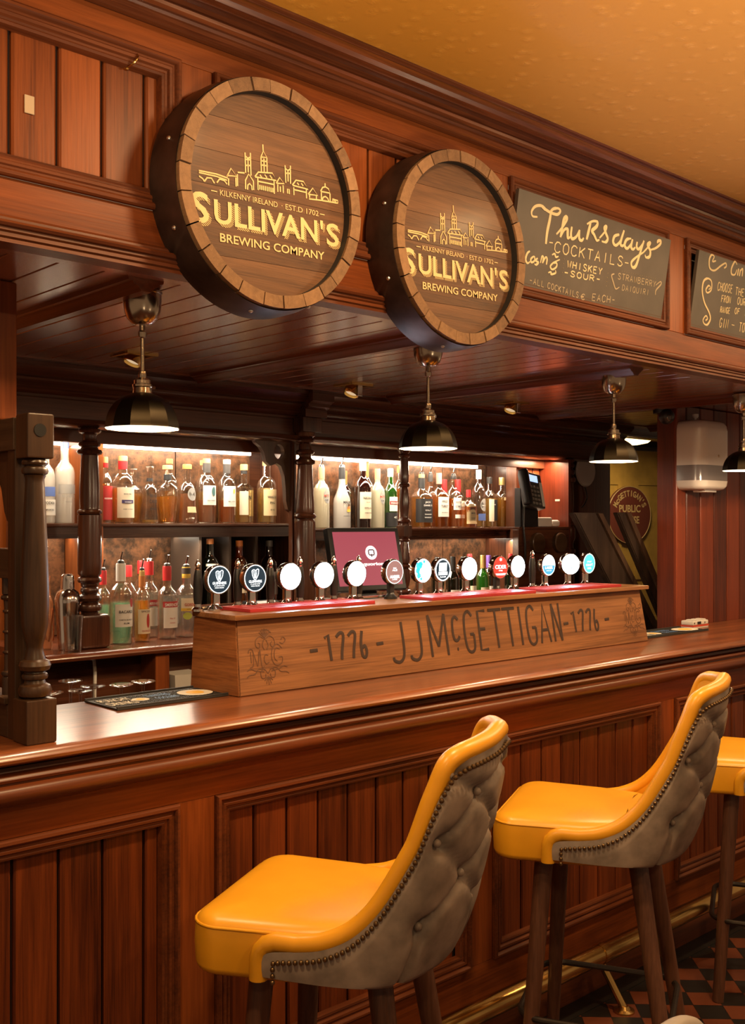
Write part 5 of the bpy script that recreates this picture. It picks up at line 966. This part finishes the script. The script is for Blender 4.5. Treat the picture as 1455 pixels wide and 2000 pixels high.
# ================================================================== BAR STOOLS
YL = plain('mustard_leather', (0.68, 0.315, 0.014), .34, noise=.10, nscale=7, bump=.12)
def grey_leather():
    m = plain('grey_suede_leather', (0.215, 0.172, 0.145), .5, noise=.42, nscale=16, bump=.2); return m
GL = grey_leather()
LEG = wood('walnut_leg', (0.055, 0.022, 0.012), (0.14, 0.060, 0.034), 'Z', rough=.4, vary=0)
def shell_curve():
    c = [(-.226,.096,.706),(-.230,.091,.735),(-.232,.070,.750),(-.234,.02,.758),(-.235,-.03,.770),(-.232,-.075,.800),(-.226,-.110,.858),(-.216,-.138,.955),(-.206,-.156,1.05),(-.192,-.172,1.112),(-.165,-.190,1.130),(-.12,-.210,1.136),(-.06,-.228,1.142),(0,-.234,1.150)]
    c = c + [(-x, y, h) for x, y, h in reversed(c[:-1])]
    return catmull(c, 8)
SC_ = shell_curve()
def lean(y, z): w = min(1, max(0, (-y + .02) / .16)); return -.112 * (max(0, z - .70) / .45) ** 0.72 * w
def chair(name, label, cat, seat_z, pad, outer, group, legs=True):
    """upholstered shell chair facing +Y at the origin; heights designed for a seat top at 0.80"""
    t = thing(name, label, cat, (0, 0, 0), group); dz = seat_z - .80; zb = .700
    n = len(SC_); fr = []
    for i in range(n):
        tg = (SC_[min(i+1, n-1)] - SC_[max(i-1, 0)]); tg.z = 0; tg.normalize(); fr.append(Vector((-tg.y, tg.x, 0)))   # points outward
    for i in range(n):
        if fr[i].dot(Vector((SC_[i].x, SC_[i].y + .02, 0))) < 0: fr[i] = -fr[i]
    arc = [0]
    for i in range(1, n): arc.append(arc[-1] + sqrt((SC_[i].x-SC_[i-1].x)**2 + (SC_[i].y-SC_[i-1].y)**2))
    mid = arc[-1] / 2
    btn = [(a, zz) for zz, al in ((.815, (-.20, 0, .20)), (.895, (-.10, .10)), (.975, (-.20, 0, .20)), (1.055, (-.10, .10)), (1.105, (-.20, 0, .20))) for a in al]
    segs = [(p, q) for p in btn for q in btn if p < q and abs(abs(p[0]-q[0]) - .10) < .01 and .02 < abs(p[1]-q[1]) < .09]
    segs += [((a, .815), (a + s * .06, .70)) for a in (-.20, 0, .20) for s in (0,)]
    def P(i, zz, off=0.0):
        s = SC_[i]; under = max(0, .74 - zz); tuck = .35 * under * under / .068
        return Vector((s.x * (1 - tuck * .9), s.y + lean(s.y, zz), zz)) + fr[i] * off
    b = newbm(); rows = 44; G = []
    for r in range(rows + 1):
        row = []
        for i in range(n):
            top = SC_[i].z; zz = zb + (top - zb) * r / rows; a = arc[i] - mid; d = 0.0
            puff = .010 * min(1, max(0, (zz - .70) / .1)) * min(1, max(0, (top - zz) / .05))
            if abs(a) < .36:
                dm = min(sqrt((a - p[0])**2 + (zz - p[1])**2) for p in btn); d -= .020 * math.exp(-(dm / .022)**2)
                dl = 9
                for p, q in segs:
                    vx, vy = q[0]-p[0], q[1]-p[1]; k = max(0, min(1, ((a-p[0])*vx + (zz-p[1])*vy) / (vx*vx + vy*vy))); dl = min(dl, sqrt((a-p[0]-k*vx)**2 + (zz-p[1]-k*vy)**2))
                d -= .0125 * math.exp(-(dl / .010)**2)
            row.append(b.verts.new(P(i, zz, d + puff) + Vector((0, 0, dz))))
        G.append(row)
    for r in range(rows):
        for i in range(n - 1): b.faces.new((G[r][i], G[r][i+1], G[r+1][i+1], G[r+1][i]))
    lo = [b.verts.new(P(i, zb, -.03) + Vector((0, 0, dz - .004))) for i in range(n)]
    for i in range(n - 1): b.faces.new((lo[i], lo[i+1], G[0][i+1], G[0][i]))
    b.faces.new(lo)
    sh = part('back_shell', b, outer, t, sm=60)
    for p in btn:
        b = newbm(); i = min(range(n), key=lambda k: abs(arc[k] - mid - p[0])); c = P(i, p[1], -.006) + Vector((0, 0, dz)); sphere(b, c, .0085, 10, 6); part('tuft_button', b, outer, sh)
    # padded yellow edge that runs round the shell, then the inner face
    b = newbm(); path = []; rad = []
    fr_pts = [(-.2165,.100,.690),(-.2165,.100,.712),(-.2165,.099,.732),(-.2166,.094,.748),(-.217,.082,.7595),(-.2172,.062,.766)]
    path += [Vector((x, y, z + dz)) for x, y, z in fr_pts]
    for i in range(24, n - 24): path.append(P(i, SC_[i].z, -.0165) + Vector((0, 0, dz + .008)))
    path += [Vector((-x, y, z + dz)) for x, y, z in reversed(fr_pts)]
    tube(b, path, .0190, 14); G = []
    for r in range(9):
        row = []
        for i in range(n):
            top = SC_[i].z + .010; zz = .70 + (top - .70) * r / 8; row.append(b.verts.new(P(i, zz, -.0335) + Vector((0, 0, dz))))
        G.append(row)
    for r in range(8):
        for i in range(n - 1): b.faces.new((G[r][i], G[r][i+1], G[r+1][i+1], G[r+1][i]))
    part('inner_back', b, pad, t, sm=60)
    b = newbm(); L = 0; last = None
    pts = [Vector((-.2335, .064, .694 + .036 * k / 5 + dz)) for k in range(6)] + [P(i, SC_[i].z - .018, .0065) + Vector((0, 0, dz)) for i in range(20, n - 20)] + [Vector((.2335, .064, .730 - .036 * k / 5 + dz)) for k in range(6)]
    acc = 0
    for p, q in zip(pts, pts[1:]):
        l = (q - p).length
        while acc <= l: sphere(b, p + (q - p) * (acc / l), .0052, 8, 5); acc += .0125
        acc -= l
    part('nail_trim', b, plain('antique_nail', (0.20, 0.125, 0.06), .3, .9), sh)
    # seat cushion
    def rr(inset, zz):
        o = []; x1, y0, y1 = .223 - inset, -.20, .252 - inset; r = max(.012, .062 - inset)
        for (cx, cy, a0) in ((x1 - r, y1 - r, 0), (-x1 + r, y1 - r, 90)):
            for k in range(7): a = radians(a0 + 15 * k); bow = .012 * (1 - ((cx + r*cos(a)) / .23)**2); o.append((cx + r*cos(a), cy + r*sin(a) + bow, zz + dz))
        o += [(-x1 + .012, 0.02, zz + dz), (-.188 + inset, -.085, zz + dz), (-.12, -.165 + inset * .5, zz + dz), (0, -.185 + inset * .5, zz + dz), (.12, -.165 + inset * .5, zz + dz), (.188 - inset, -.085, zz + dz), (x1 - .012, 0.02, zz + dz)]
        return o
    b = newbm(); Rg = [[b.verts.new(p) for p in rr(i_, z_)] for i_, z_ in ((.030,.682),(.012,.684),(.004,.690),(0,.70),(-.002,.74),(0,.776),(.003,.7795),(.004,.783),(.010,.790),(.022,.796),(.045,.800),(.09,.803),(.14,.805))]
    for A, B_ in zip(Rg, Rg[1:]):
        m = len(A)
        for i in range(m): b.faces.new((A[i], A[(i+1) % m], B_[(i+1) % m], B_[i]))
    b.faces.new(list(reversed(Rg[0]))); b.faces.new(Rg[-1])
    st = part('seat', b, pad, t, sm=50)
    b = newbm(); tube(b, rr(.0015, .780)[:15], .0030, 8); part('seat_piping', b, pad, st)
    if legs:
        for (sx, sy) in ((1, 1), (-1, 1), (-1, -1), (1, -1)):
            p0 = Vector((sx * .135, .125 if sy > 0 else -.12, .690 + dz)); p1 = Vector((sx * .205, .168 if sy > 0 else -.225, 0.0))
            b = newbm(); tube(b, [p0 + (p1 - p0) * k / 8 for k in range(8)] + [p1], [.0255 - .0075 * k / 8 for k in range(9)], 14); part('leg', b, LEG, t)
        if seat_z > .6:
            b = newbm(); h = .196; r = .07; pth = []
            for (cx, cy, a0) in ((h-r, h-r-.005, 0), (-h+r, h-r-.005, 90), (-h+r, -h+r-.005, 180), (h-r, -h+r-.005, 270)):
                for k in range(7): a = radians(a0 + 15 * k); pth.append((cx + r*cos(a), cy + r*sin(a), .262))
            tube(b, pth, .0085, 10, True); part('foot_ring', b, plain('black_iron', (0.055, 0.045, 0.038), .35, .8), t)
    return t
st = chair('bar_stool', 'mustard and grey bar stool whose whole buttoned back is in view, below the tap box', 'bar stool', .80, YL, GL, 'mustard and grey bar stools along the bar')
def fl_corner(cx, cy, rot): return (cx, cy, rot)
RZ = radians(30)
def place(px, py, rot):           # from the seat's front left corner on the ground plan
    lx, ly = -.205, .245; return (px - (lx*cos(rot) - ly*sin(rot)), py - (lx*sin(rot) + ly*cos(rot)), 0)
st.location = place(1.165, 1.775, RZ); st.rotation_euler[2] = RZ
s2 = dup(st, place(2.150, 1.83, radians(27)), radians(27), 'middle bar stool of mustard and grey leather, its legs and foot ring in view')
s3 = dup(st, place(3.155, 1.825, radians(27)), radians(27), 'mustard and grey bar stool furthest along the bar, mostly hidden behind the middle one')
gc = chair('lounge_chair', 'grey leather chair of which only the stitched top corner shows at the bottom edge', 'chair', .50, plain('pale_grey_leather', (0.24, 0.205, 0.185), .5), plain('pale_grey_leather', (0.24, 0.205, 0.185), .5), None)
gc.location = (1.378, .486, 0); gc.rotation_euler[2] = radians(-150)

# ================================================================== THINGS ON THE BAR
def bar_mat(x0, x1, y0, y1, label, flip):
    t = thing('rubber_bar_mat', label, 'bar mat', ((x0+x1)/2, (y0+y1)/2, 1.1135), 'black rubber bar mats with white print')
    RB = plain('black_rubber', (0.022, 0.020, 0.019), .6); z = 1.1195
    b = newbm(); box(b, x0, x1, y0, y1, 1.1135, z - .0015, bev=.001); box(b, x0, x1, y0, y0 + .006, z - .0015, z + .003, bev=.001); box(b, x0, x1, y1 - .006, y1, z - .0015, z + .003, bev=.001)
    part('mat_body', b, RB, t)
    b = newbm(); k = 0; x = x0 + .012
    while x < x1 - .012:
        for j in range(int((y1 - y0 - .03) / .011)): box(b, x, x + .006, y0 + .014 + j * .011, y0 + .020 + j * .011, z - .0016, z)
        x += .011
    part('mat_nubs', b, RB, t, sm=0)
    f = lambda u, v: Vector((u, v, z + .0006)); L = x1 - x0; yc = (y0 + y1) / 2
    wp = plain('mat_white_print', (0.62, 0.56, 0.46), .7); yp = plain('mat_yellow_print', (0.75, 0.42, 0.04), .6); bp = plain('mat_blue_print', (0.12, 0.24, 0.48), .6)
    b = newbm(); put_text(b, 'PUNCHY', f, x0 + L*.03, yc + .006, .042, L*.26, bold=.01); put_text(b, 'DRINKS', f, x0 + L*.02, yc - .048, .042, L*.24, bold=.01); part('white_print', b, wp, t, sm=0)
    for xc, rx in ((x1 - L*.17, L*.145), (x0 + L*.33, L*.07)):
        b = newbm(); vs = [f(xc + rx*cos(2*pi*i/28), yc - .008 + min(rx, .05)*sin(2*pi*i/28)) for i in range(28)]; add(b, vs, [list(range(28))]); part('logo_disc', b, wp, t, sm=0)
        b = newbm(); vs = [Vector((xc + rx*.5*cos(2*pi*i/18), yc - .008 + min(rx, .05)*.55*sin(2*pi*i/18), z + .0010)) for i in range(18)]; add(b, vs, [list(range(18))]); part('yellow_print', b, yp, t, sm=0)
    b = newbm(); put_text(b, 'TWISTED', f, x0 + L*.42, yc + .006, .030, L*.22, bold=.01); put_text(b, 'COOLERS', f, x0 + L*.44, yc - .034, .026, L*.20, bold=.01); part('blue_print', b, bp, t, sm=0)
bar_mat(1.30, 1.632, 2.318, 2.488, 'black rubber bar mat with white and blue print, beside the turned corner post', 0)
bar_mat(3.64, 4.14, 2.322, 2.468, 'black printed rubber bar mat at the far end of the tap box', 1)
t = thing('white_adapter', 'small white box with a red stripe lying at the foot of the red wall', 'adapter', (4.22, 2.435, 1.113))
bm = newbm(); box(bm, 4.155, 4.285, 2.405, 2.465, 1.113, 1.120, bev=.002); box(bm, 4.155, 4.285, 2.405, 2.465, 1.127, 1.146, bev=.004)
for k in range(3): box(bm, 4.17 + k*.04, 4.195 + k*.04, 2.412, 2.45, 1.146, 1.151, bev=.002)
part('box_body', bm, WHITE, t)
bm = newbm(); box(bm, 4.1545, 4.2855, 2.4045, 2.4655, 1.120, 1.127); part('red_stripe', bm, plain('red_stripe', (.5, .06, .03), .5), t)
bm = newbm(); box(bm, 4.19, 4.22, 2.4035, 2.406, 1.131, 1.142, bev=.001); box(bm, 4.162, 4.168, 2.4035, 2.406, 1.134, 1.139); box(bm, 4.25, 4.256, 2.4035, 2.406, 1.134, 1.139); part('socket', bm, BLACK, t)

# ================================================================== THINGS ON THE BACK COUNTER
def shaker():
    x, y, z = 1.668, 3.31, 1.147
    t = thing('cocktail_shaker', 'steel cocktail shaker with domed cap on the back counter', 'shaker', (x, y, z))
    b = newbm(); lathe(b, [(.030, z), (.032, z + .004), (.040, z + .13), (.0415, z + .165)], x, y, 28); part('shaker_body', b, CHROME, t)
    b = newbm(); lathe(b, [(.0425, z + .160), (.0425, z + .175), (.036, z + .195), (.024, z + .205), (.022, z + .208)], x, y, 28); part('shaker_strainer', b, CHROME, t)
    b = newbm(); lathe(b, [(.0235, z + .206), (.0225, z + .235), (.0205, z + .250), (.014, z + .256)], x, y, 28); part('shaker_cap', b, CHROME, t)
    x, y = 1.652, 3.238
    b = newbm(); lathe(b, [(.026, z), (.027, z + .02), (.033, z + .12)], x, y, 24, cap1=False); lathe(b, [(.0315, z + .12), (.0255, z + .022), (0, z + .02)], x, y, 24, cap0=False, cap1=False); tag(part('mixing_glass', b, CLEAR), 'clear tall glass standing beside the steel shaker', 'glass')
    x, y = 1.600, 3.36
    t = thing('mixing_jug', 'patterned copper-and-glass jug peeping out beside the screen post', 'jug', (x, y, z))
    b = newbm(); lathe(b, [(.034, z), (.036, z + .01), (.036, z + .16), (.028, z + .185), (.024, z + .22), (.028, z + .25)], x, y, 28, cap1=False); part('jug_body', b, glass('copper_tinted_glass', (.85, .6, .42), .35, (.7, .35, .18)), t)
    b = newbm()
    for k in range(9):
        a0 = k * 40; tube(b, [(x + .0368*cos(radians(a0 + s*8)), y + .0368*sin(radians(a0 + s*8)), z + .03 + s*.022) for s in range(6)], .0035, 6)
    part('copper_pattern', b, plain('copper', (.55, .22, .10), .3, .9), t)
    for k, (dx, l, lab) in enumerate(((.010, .335, 'long twisted bar spoon standing in the patterned jug, the taller one'), (-.010, .320, 'long bar spoon standing in the patterned jug, the shorter one'))):
        s = thing('bar_spoon', lab, 'spoon', (x + dx, y, z + .012)); b = newbm(); tube(b, [(x + dx*.3, y, z + .012), (x + dx*1.2 + .004, y, z + l)], .0022, 8); sphere(b, (x + dx*1.2 + .004, y, z + l + .008), .0065, 10, 8, (1, .6, 1.8)); part('spoon_handle', b, BRASS if k else CHROME, s)
shaker()
def till():
    t = thing('till_screen', 'black touch-screen till with a dark pink screen and white round logo', 'till', (2.98, 3.22, 1.147))
    M = Matrix.Translation((2.972, 3.225, 1.425)) @ Matrix.Rotation(radians(-6), 4, 'Z') @ Matrix.Rotation(radians(-14), 4, 'X')
    b = newbm(); box(b, -.185, .185, -.005, .030, -.135, .135, bev=.006, M=M); part('monitor_case', b, BLACK, t)
    b = newbm(); box(b, -.163, .163, -.0065, -.004, -.112, .116, M=M); part('screen', b, emit('pink_screen', (0.30, 0.055, 0.085), 0.85), t)
    f = lambda u, v, d=-.0072: M @ Vector((u, d, v))
    b = newbm(); cx, cz = .020, .026
    vs = [f(cx + .030*cos(2*pi*i/32), cz + .030*sin(2*pi*i/32)) for i in range(32)]; add(b, vs, [list(range(32))])
    put_text(b, 'quorion', f, .024, -.028, .013, .112, 'C', .05); part('screen_logo', b, emit('white_screen_print', (.9, .85, .85), 1.0), t, sm=0)
    b = newbm(); tube(b, [f(cx + u, cz + v, -.0078) for u, v in ((.004,-.010),(.012,-.010),(.014,-.006),(.014,.008),(.010,.012),(-.010,.012),(-.014,.008),(-.014,-.006),(-.010,-.010),(-.002,-.010))], .0026, 6); tube(b, [f(cx, cz - .006, -.0078), f(cx, cz - .018, -.0078)], .0026, 6); part('logo_mark', b, emit('screen_mark', (.12, .05, .06), .5), t, sm=0)
    b = newbm(); box(b, -.05, .05, .030, .05, -.30, .02, bev=.006, M=M); box(b, 2.86, 3.06, 3.215, 3.40, 1.147, 1.165, bev=.006); part('till_stand', b, BLACK, t)
till()
def printer():
    t = thing('receipt_printer', 'black receipt printer with white paper roll, behind the first white badges', 'printer', (2.48, 3.28, 1.147))
    b = newbm(); prism(b, [(3.22,1.147),(3.36,1.147),(3.36,1.27),(3.30,1.27),(3.22,1.20)], 2.43, 2.56, 'X'); part('printer_case', b, BLACK, t)
    b = newbm(); prism(b, [(3.222,1.205),(3.295,1.268),(3.293,1.272),(3.219,1.209)], 2.452, 2.538, 'X'); part('paper', b, plain('receipt_paper', (.72,.72,.76), .6), t)
    t = thing('coffee_grinder', 'squat steel appliance in front of the till, behind the white badges', 'appliance', (2.80, 3.27, 1.147))
    b = newbm(); box(b, 2.748, 2.85, 3.21, 3.34, 1.147, 1.265, bev=.012); part('appliance_body', b, plain('brushed_steel', (.45,.42,.38), .3, .9), t)
    b = newbm(); box(b, 2.765, 2.835, 3.206, 3.212, 1.175, 1.24, bev=.003); part('front_panel', b, plain('cream_panel', (.5,.42,.30), .4), t)
    t = thing('drinks_can', 'red drinks can with white print standing beside the till', 'can', (3.13, 3.25, 1.147))
    b = newbm(); lathe(b, [(.026, 1.147), (.033, 1.155), (.033, 1.252), (.026, 1.262)], 3.13, 3.25, 24); part('can_body', b, plain('red_can', (.45,.03,.03), .3, .3), t)
    b = newbm(); w = lambda u, v: Vector((3.13 + .0336*cos(radians(-110) + u/.0336), 3.25 + .0336*sin(radians(-110) + u/.0336), v)); put_text(b, 'COLA', w, 0, 1.18, .02, .05, 'C', .04); put_text(b, 'DIET', w, 0, 1.215, .012, .03, 'C', .04); part('can_print', b, INKW, t, sm=0)
    t = thing('sugar_tray', 'pale tray of papers on the counter behind the blue badges', 'tray', (3.45, 3.26, 1.147))
    b = newbm(); box(b, 3.36, 3.58, 3.22, 3.32, 1.147, 1.16, bev=.004); box(b, 3.37, 3.42, 3.23, 3.31, 1.16, 1.235, bev=.004); box(b, 3.44, 3.57, 3.23, 3.31, 1.16, 1.215, bev=.004); part('tray_body', b, plain('papers', (.45,.38,.32), .6), t)
    t = thing('bottle_stopper', 'round black rubber stopper between the blue badges', 'stopper', (3.28, 3.24, 1.147))
    b = newbm(); lathe(b, [(.022, 1.147), (.022, 1.215), (.016, 1.228), (.0, 1.23)], 3.28, 3.245, 20, cap1=False); part('stopper_body', b, BLACK, t)
printer()
def phone():
    t = thing('desk_phone', 'black desk phone with lit blue display in the red niche', 'phone', (4.13, 3.28, 1.70), None)
    M = Matrix.Translation((4.12, 3.27, 1.735)) @ Matrix.Rotation(radians(8), 4, 'Z') @ Matrix.Rotation(radians(-14), 4, 'X') @ Matrix.Rotation(radians(6), 4, 'Y')
    b = newbm(); box(b, -.055, .095, -.012, .035, -.085, .095, bev=.008, M=M); part('phone_body', b, plain('phone_grey', (.05,.045,.042), .4), t)
    b = newbm(); box(b, -.095, -.050, -.035, .01, -.085, .100, bev=.014, M=M); hs = part('handset', b, BLACK, t)
    b = newbm(); tube(b, catmull([(4.055, 3.265, 1.655), (4.045, 3.26, 1.56), (4.052, 3.255, 1.46), (4.062, 3.27, 1.38), (4.03, 3.30, 1.32), (4.01, 3.33, 1.20), (4.02, 3.34, 1.152)], 8), .0055, 8); part('coiled_cord', b, BLACK, hs)
    b = newbm(); box(b, -.020, .052, -.0135, -.011, .045, .080, M=M); part('display', b, emit('phone_display', (.45, .62, .95), 1.1), t)
    b = newbm()
    for r in range(5):
        for c in range(3): box(b, -.030 + c*.030, -.010 + c*.030, -.0165, -.011, -.072 + r*.021, -.060 + r*.021, bev=.002, M=M, seg=1)
    part('keys', b, plain('key_grey', (.20,.18,.16), .4), t)
    b = newbm(); box(b, .064, .088, -.0145, -.011, -.075, .05, bev=.002, M=M); part('memo_strip', b, WPAP, t)
    b = newbm(); box(b, 4.06, 4.20, 3.29, 3.33, 1.5565, 1.75, bev=.004); part('phone_bracket', b, BLACK, t)
    b = newbm(); box(b, 4.215, 4.33, 3.30, 3.40, 1.557, 1.605, bev=.008); tag(part('white_dish', b, WHITE), 'white dish on the small shelf under the phone', 'dish')
    b = newbm(); box(b, 4.345, 4.41, 3.31, 3.37, 1.557, 1.592, bev=.012); tag(part('crumpled_paper', b, WPAP), 'crumpled white paper beside the dish under the phone', 'paper')
    b = newbm(); box(b, 4.4285, 4.43, 3.33, 3.36, 1.69, 1.70)
    tag(part('niche_label', b, WPAP), 'tiny white sticker on the red boards of the phone niche', 'sticker')
phone()

# ================================================================== UNDER THE COUNTERS
for k, (x, y, l) in enumerate(((1.262, 2.60, 'first beside the screen post'), (1.340, 2.585, 'second from the screen post'), (1.400, 2.63, 'in the middle of the front row'), (1.470, 2.60, 'fourth in the front row'), (1.40, 2.76, 'alone in the back row'), (1.545, 2.61, 'last of the row, next to the orange stile'))):
    t = thing('stemmed_glass', 'upturned stemmed glass under the bar, ' + l, 'glass', (x, y, .93), 'upturned glasses under the bar')
    b = newbm(); lathe(b, [(.030, .93), (.036, .965), (.037, 1.0), (.030, 1.03), (.012, 1.048), (.005, 1.055), (.0045, 1.115), (.008, 1.122)], x, y, 24, cap0=False); part('glass_bowl', b, CLEAR, t)
    b = newbm(); lathe(b, [(.008, 1.121), (.030, 1.126), (.0335, 1.128), (.0335, 1.130), (.010, 1.131)], x, y, 28); part('glass_foot', b, CLEAR, t)
t = thing('storage_tray', 'black tray stack on the shelf below the back counter', 'tray', (2.14, 3.28, .82))
bm = newbm(); box(bm, 2.03, 2.58, 3.205, 3.315, .82, .95, bev=.006); box(bm, 2.025, 2.585, 3.20, 3.318, .95, .972, bev=.004); part('tray_body', bm, BLACK, t)
bm = newbm(); box(bm, 2.04, 2.55, 3.203, 3.31, .972, .985, bev=.003); part('tray_lid', bm, plain('dark_steel', (.2,.19,.18), .35, .9), t)
bm = newbm(); vs = [(2.03,3.21,.985),(2.135,3.21,.985),(2.145,3.31,.985),(2.03,3.31,.985),(2.025,3.205,1.035),(2.150,3.205,1.030),(2.15,3.31,1.035),(2.025,3.31,1.035)]
add(bm, vs, [(3,2,1,0),(4,5,6,7),(0,1,5,4),(1,2,6,5),(2,3,7,6),(3,0,4,7)]); tag(part('white_carton', bm, plain('carton', (.50,.45,.40), .7), sm=0), 'crumpled white carton on the black tray stack', 'carton')
bm = newbm(); box(bm, 2.18, 2.50, 3.21, 3.30, .985, .998, bev=.002); tag(part('metal_lid', bm, plain('steel_sheet', (.4,.38,.36), .3, .9)), 'steel lid lying on the black tray stack beside the carton', 'lid')
bm = newbm(); tube(bm, catmull([(1.76, 3.30, 1.115), (1.762, 3.295, 1.06), (1.758, 3.29, .98), (1.765, 3.30, .90)], 6), .006, 8); tag(part('white_cable', bm, WHITE), 'white cable hanging in the dark cupboard under the back counter', 'cable')

# ================================================================== RIGHT END
def dispenser():
    cx, z0, z1 = 4.315, 1.722, 2.035
    t = thing('paper_dispenser', 'white paper-towel dispenser with smoky lower window on the red wall', 'dispenser', (cx, 2.503, z0))
    def outline(w, d, n=8, r=.055):
        o = [(cx - w, 2.503)]
        for (px, py, a0) in ((cx - w + r, 2.503 - d + r, 180), (cx + w - r, 2.503 - d + r, 270)):
            for k in range(n + 1): a = radians(a0 + 90 * k / n); o.append((px + r*cos(a), py + r*sin(a)))
        return o + [(cx + w, 2.503)]
    def body(b, zs, w, d):
        R_ = []
        for zz, s in zs: R_.append([b.verts.new((cx + (x - cx) * (1 - s*.35/w*.1 - s), 2.503 + (y - 2.503) * (1 - s), zz)) for x, y in outline(w, d)])
        for A, B_ in zip(R_, R_[1:]):
            for i in range(len(A)): j = (i+1) % len(A); b.faces.new((A[i], A[j], B_[j], B_[i]))
        b.faces.new(list(reversed(R_[0]))); b.faces.new(R_[-1])
    w, d = .132, .125
    b = newbm(); body(b, [(1.833, 0), (1.99, 0), (2.012, .025), (2.027, .09), (2.035, .22)], w, d); part('cover', b, plain('dispenser_white', (0.62, 0.56, 0.52), .22, coat=.4), t, sm=50)
    b = newbm(); body(b, [(1.765, .004), (1.833, .004)], w, d); part('window', b, plain('smoky_plastic', (.17, .145, .145), .12, coat=.6), t, sm=50)
    b = newbm(); body(b, [(1.722, .22), (1.730, .09), (1.742, .025), (1.765, 0)], w, d); part('base_tray', b, plain('dispenser_white', (0.62, 0.56, 0.52), .22, coat=.4), t, sm=50)
    b = newbm(); box(b, cx - .05, cx + .05, 2.41, 2.47, 1.714, 1.723, bev=.002); part('paper_slot', b, WHITE, t)
    b = newbm(); lathe(b, [(.010, 2.048), (.014, 2.056), (.014, 2.066)], cx - .03, 2.47, 14); box(b, cx - .034, cx - .026, 2.466, 2.474, 2.03, 2.05); part('lock_key', b, WHITE, t)
    b = newbm(); lathe(b, [(.006, -2.379), (.006, -2.374)], seg=12, M=Matrix.Translation((cx + .01, 0, 1.875)) @ Matrix.Rotation(radians(90), 4, 'X')); part('lock', b, plain('lock_beige', (.45,.38,.30), .3), t)
dispenser()
t = thing('security_camera', 'small black security camera dome at the corner of the canopy soffit', 'camera', (4.10, 2.52, 2.104))
bm = newbm(); lathe(bm, [(.035, 2.06), (.036, 2.104)], 4.10, 2.53, 20); sphere(bm, (4.095, 2.50, 2.045), .035, 18, 12); part('camera_body', bm, BLACK, t)
bm = newbm(); Mc = Matrix.Translation((4.078, 2.474, 2.036)) @ Vector((-.6, -.75, -.25)).to_track_quat('Z', 'Y').to_matrix().to_4x4(); lathe(bm, [(.014, -.006), (.014, .004), (.010, .006), (.009, .003)], seg=20, M=Mc); part('lens', bm, plain('lens_rim', (.12,.11,.10), .2, .8), t)
t = thing('round_antenna', 'round white disc fixed to the dark post beside the third pendant lamp', 'disc', (4.665, 3.34, 1.855))
bm = newbm(); lathe(bm, [(.083, -.004), (.085, .002), (.078, .010), (.0, .014)], seg=40, M=Matrix.Translation((4.672, 3.345, 1.855)) @ Matrix.Rotation(radians(90), 4, 'X') @ Matrix.Rotation(radians(0), 4, 'Y'), cap1=False); part('disc_body', bm, plain('disc_white', (.55,.50,.46), .4), t)
bm = newbm(); tube(bm, catmull([(4.68, 3.352, 1.775), (4.70, 3.352, 1.72), (4.68, 3.352, 1.68), (4.65, 3.35, 1.66)], 6), .003, 6); part('disc_cable', bm, BLACK, t)
bm = newbm(); tube(bm, catmull([(4.60, 3.35, 2.0), (4.66, 3.345, 2.0), (4.74, 3.35, 1.985), (4.90, 3.352, 1.985)], 6), .004, 6); tag(part('wall_cable', bm, WHITE), 'thin pale cable across the dark post above the white disc', 'cable')
bm = newbm(); add(bm, [(4.648, 3.3585, 1.955), (4.70, 3.3585, 1.93), (4.648, 3.3585, 1.90), (4.648, 3.3595, 1.955), (4.70, 3.3595, 1.93), (4.648, 3.3595, 1.90)], [(0,1,2),(5,4,3),(0,3,4,1),(1,4,5,2),(2,5,3,0)]); tag(part('corner_sticker', bm, plain('faded_sticker', (.25,.18,.11), .7)), 'pale triangular sticker on the dark post above the white disc', 'sticker')
DB = wood('dark_board', (0.018, 0.011, 0.008), (0.060, 0.036, 0.025), 'Z', rough=.5, vary=0)
def leaning(x0, x1, z1, y0, th, slope, label, edge=None):
    t = thing('leaning_board', label, 'board', (x0, y0, 0), 'dark boards leaning behind the tap box')
    b = newbm(); X = lambda x, z: x + (z1 - z) * slope
    vs = [(X(x, z), y, z) for y in (y0, y0 + th) for x, z in ((x0, 0.0), (x1, 0.0), (x1, z1), (x0, z1))]
    add(b, vs, [(0,1,2,3),(7,6,5,4),(0,4,5,1),(1,5,6,2),(2,6,7,3),(3,7,4,0)]); bmesh.ops.bevel(b, geom=list(b.edges), offset=.004, segments=2, affect='EDGES'); part('board_body', b, DB, t)
    b = newbm(); vs = [(X(x, z), y, z) for y in (y0 - .012, y0 + .001) for x, z in ((x1 - .035, .01), (x1, .01), (x1, z1 - .002), (x1 - .035, z1 - .002))]
    add(b, vs, [(0,1,2,3),(7,6,5,4),(0,4,5,1),(1,5,6,2),(2,6,7,3),(3,7,4,0)]); part('edge_batten', b, wood('batten_wood', (0.05, 0.028, 0.018), (0.13, 0.075, 0.048), 'Z', vary=0), t)
leaning(3.80, 4.0, 1.622, 2.78, .035, .86, 'wide dark board leaning behind the tap box, nearer to the teal badge')
leaning(4.05, 4.14, 1.624, 2.722, .030, .74, 'narrow dark board leaning in front of the round pub sign')
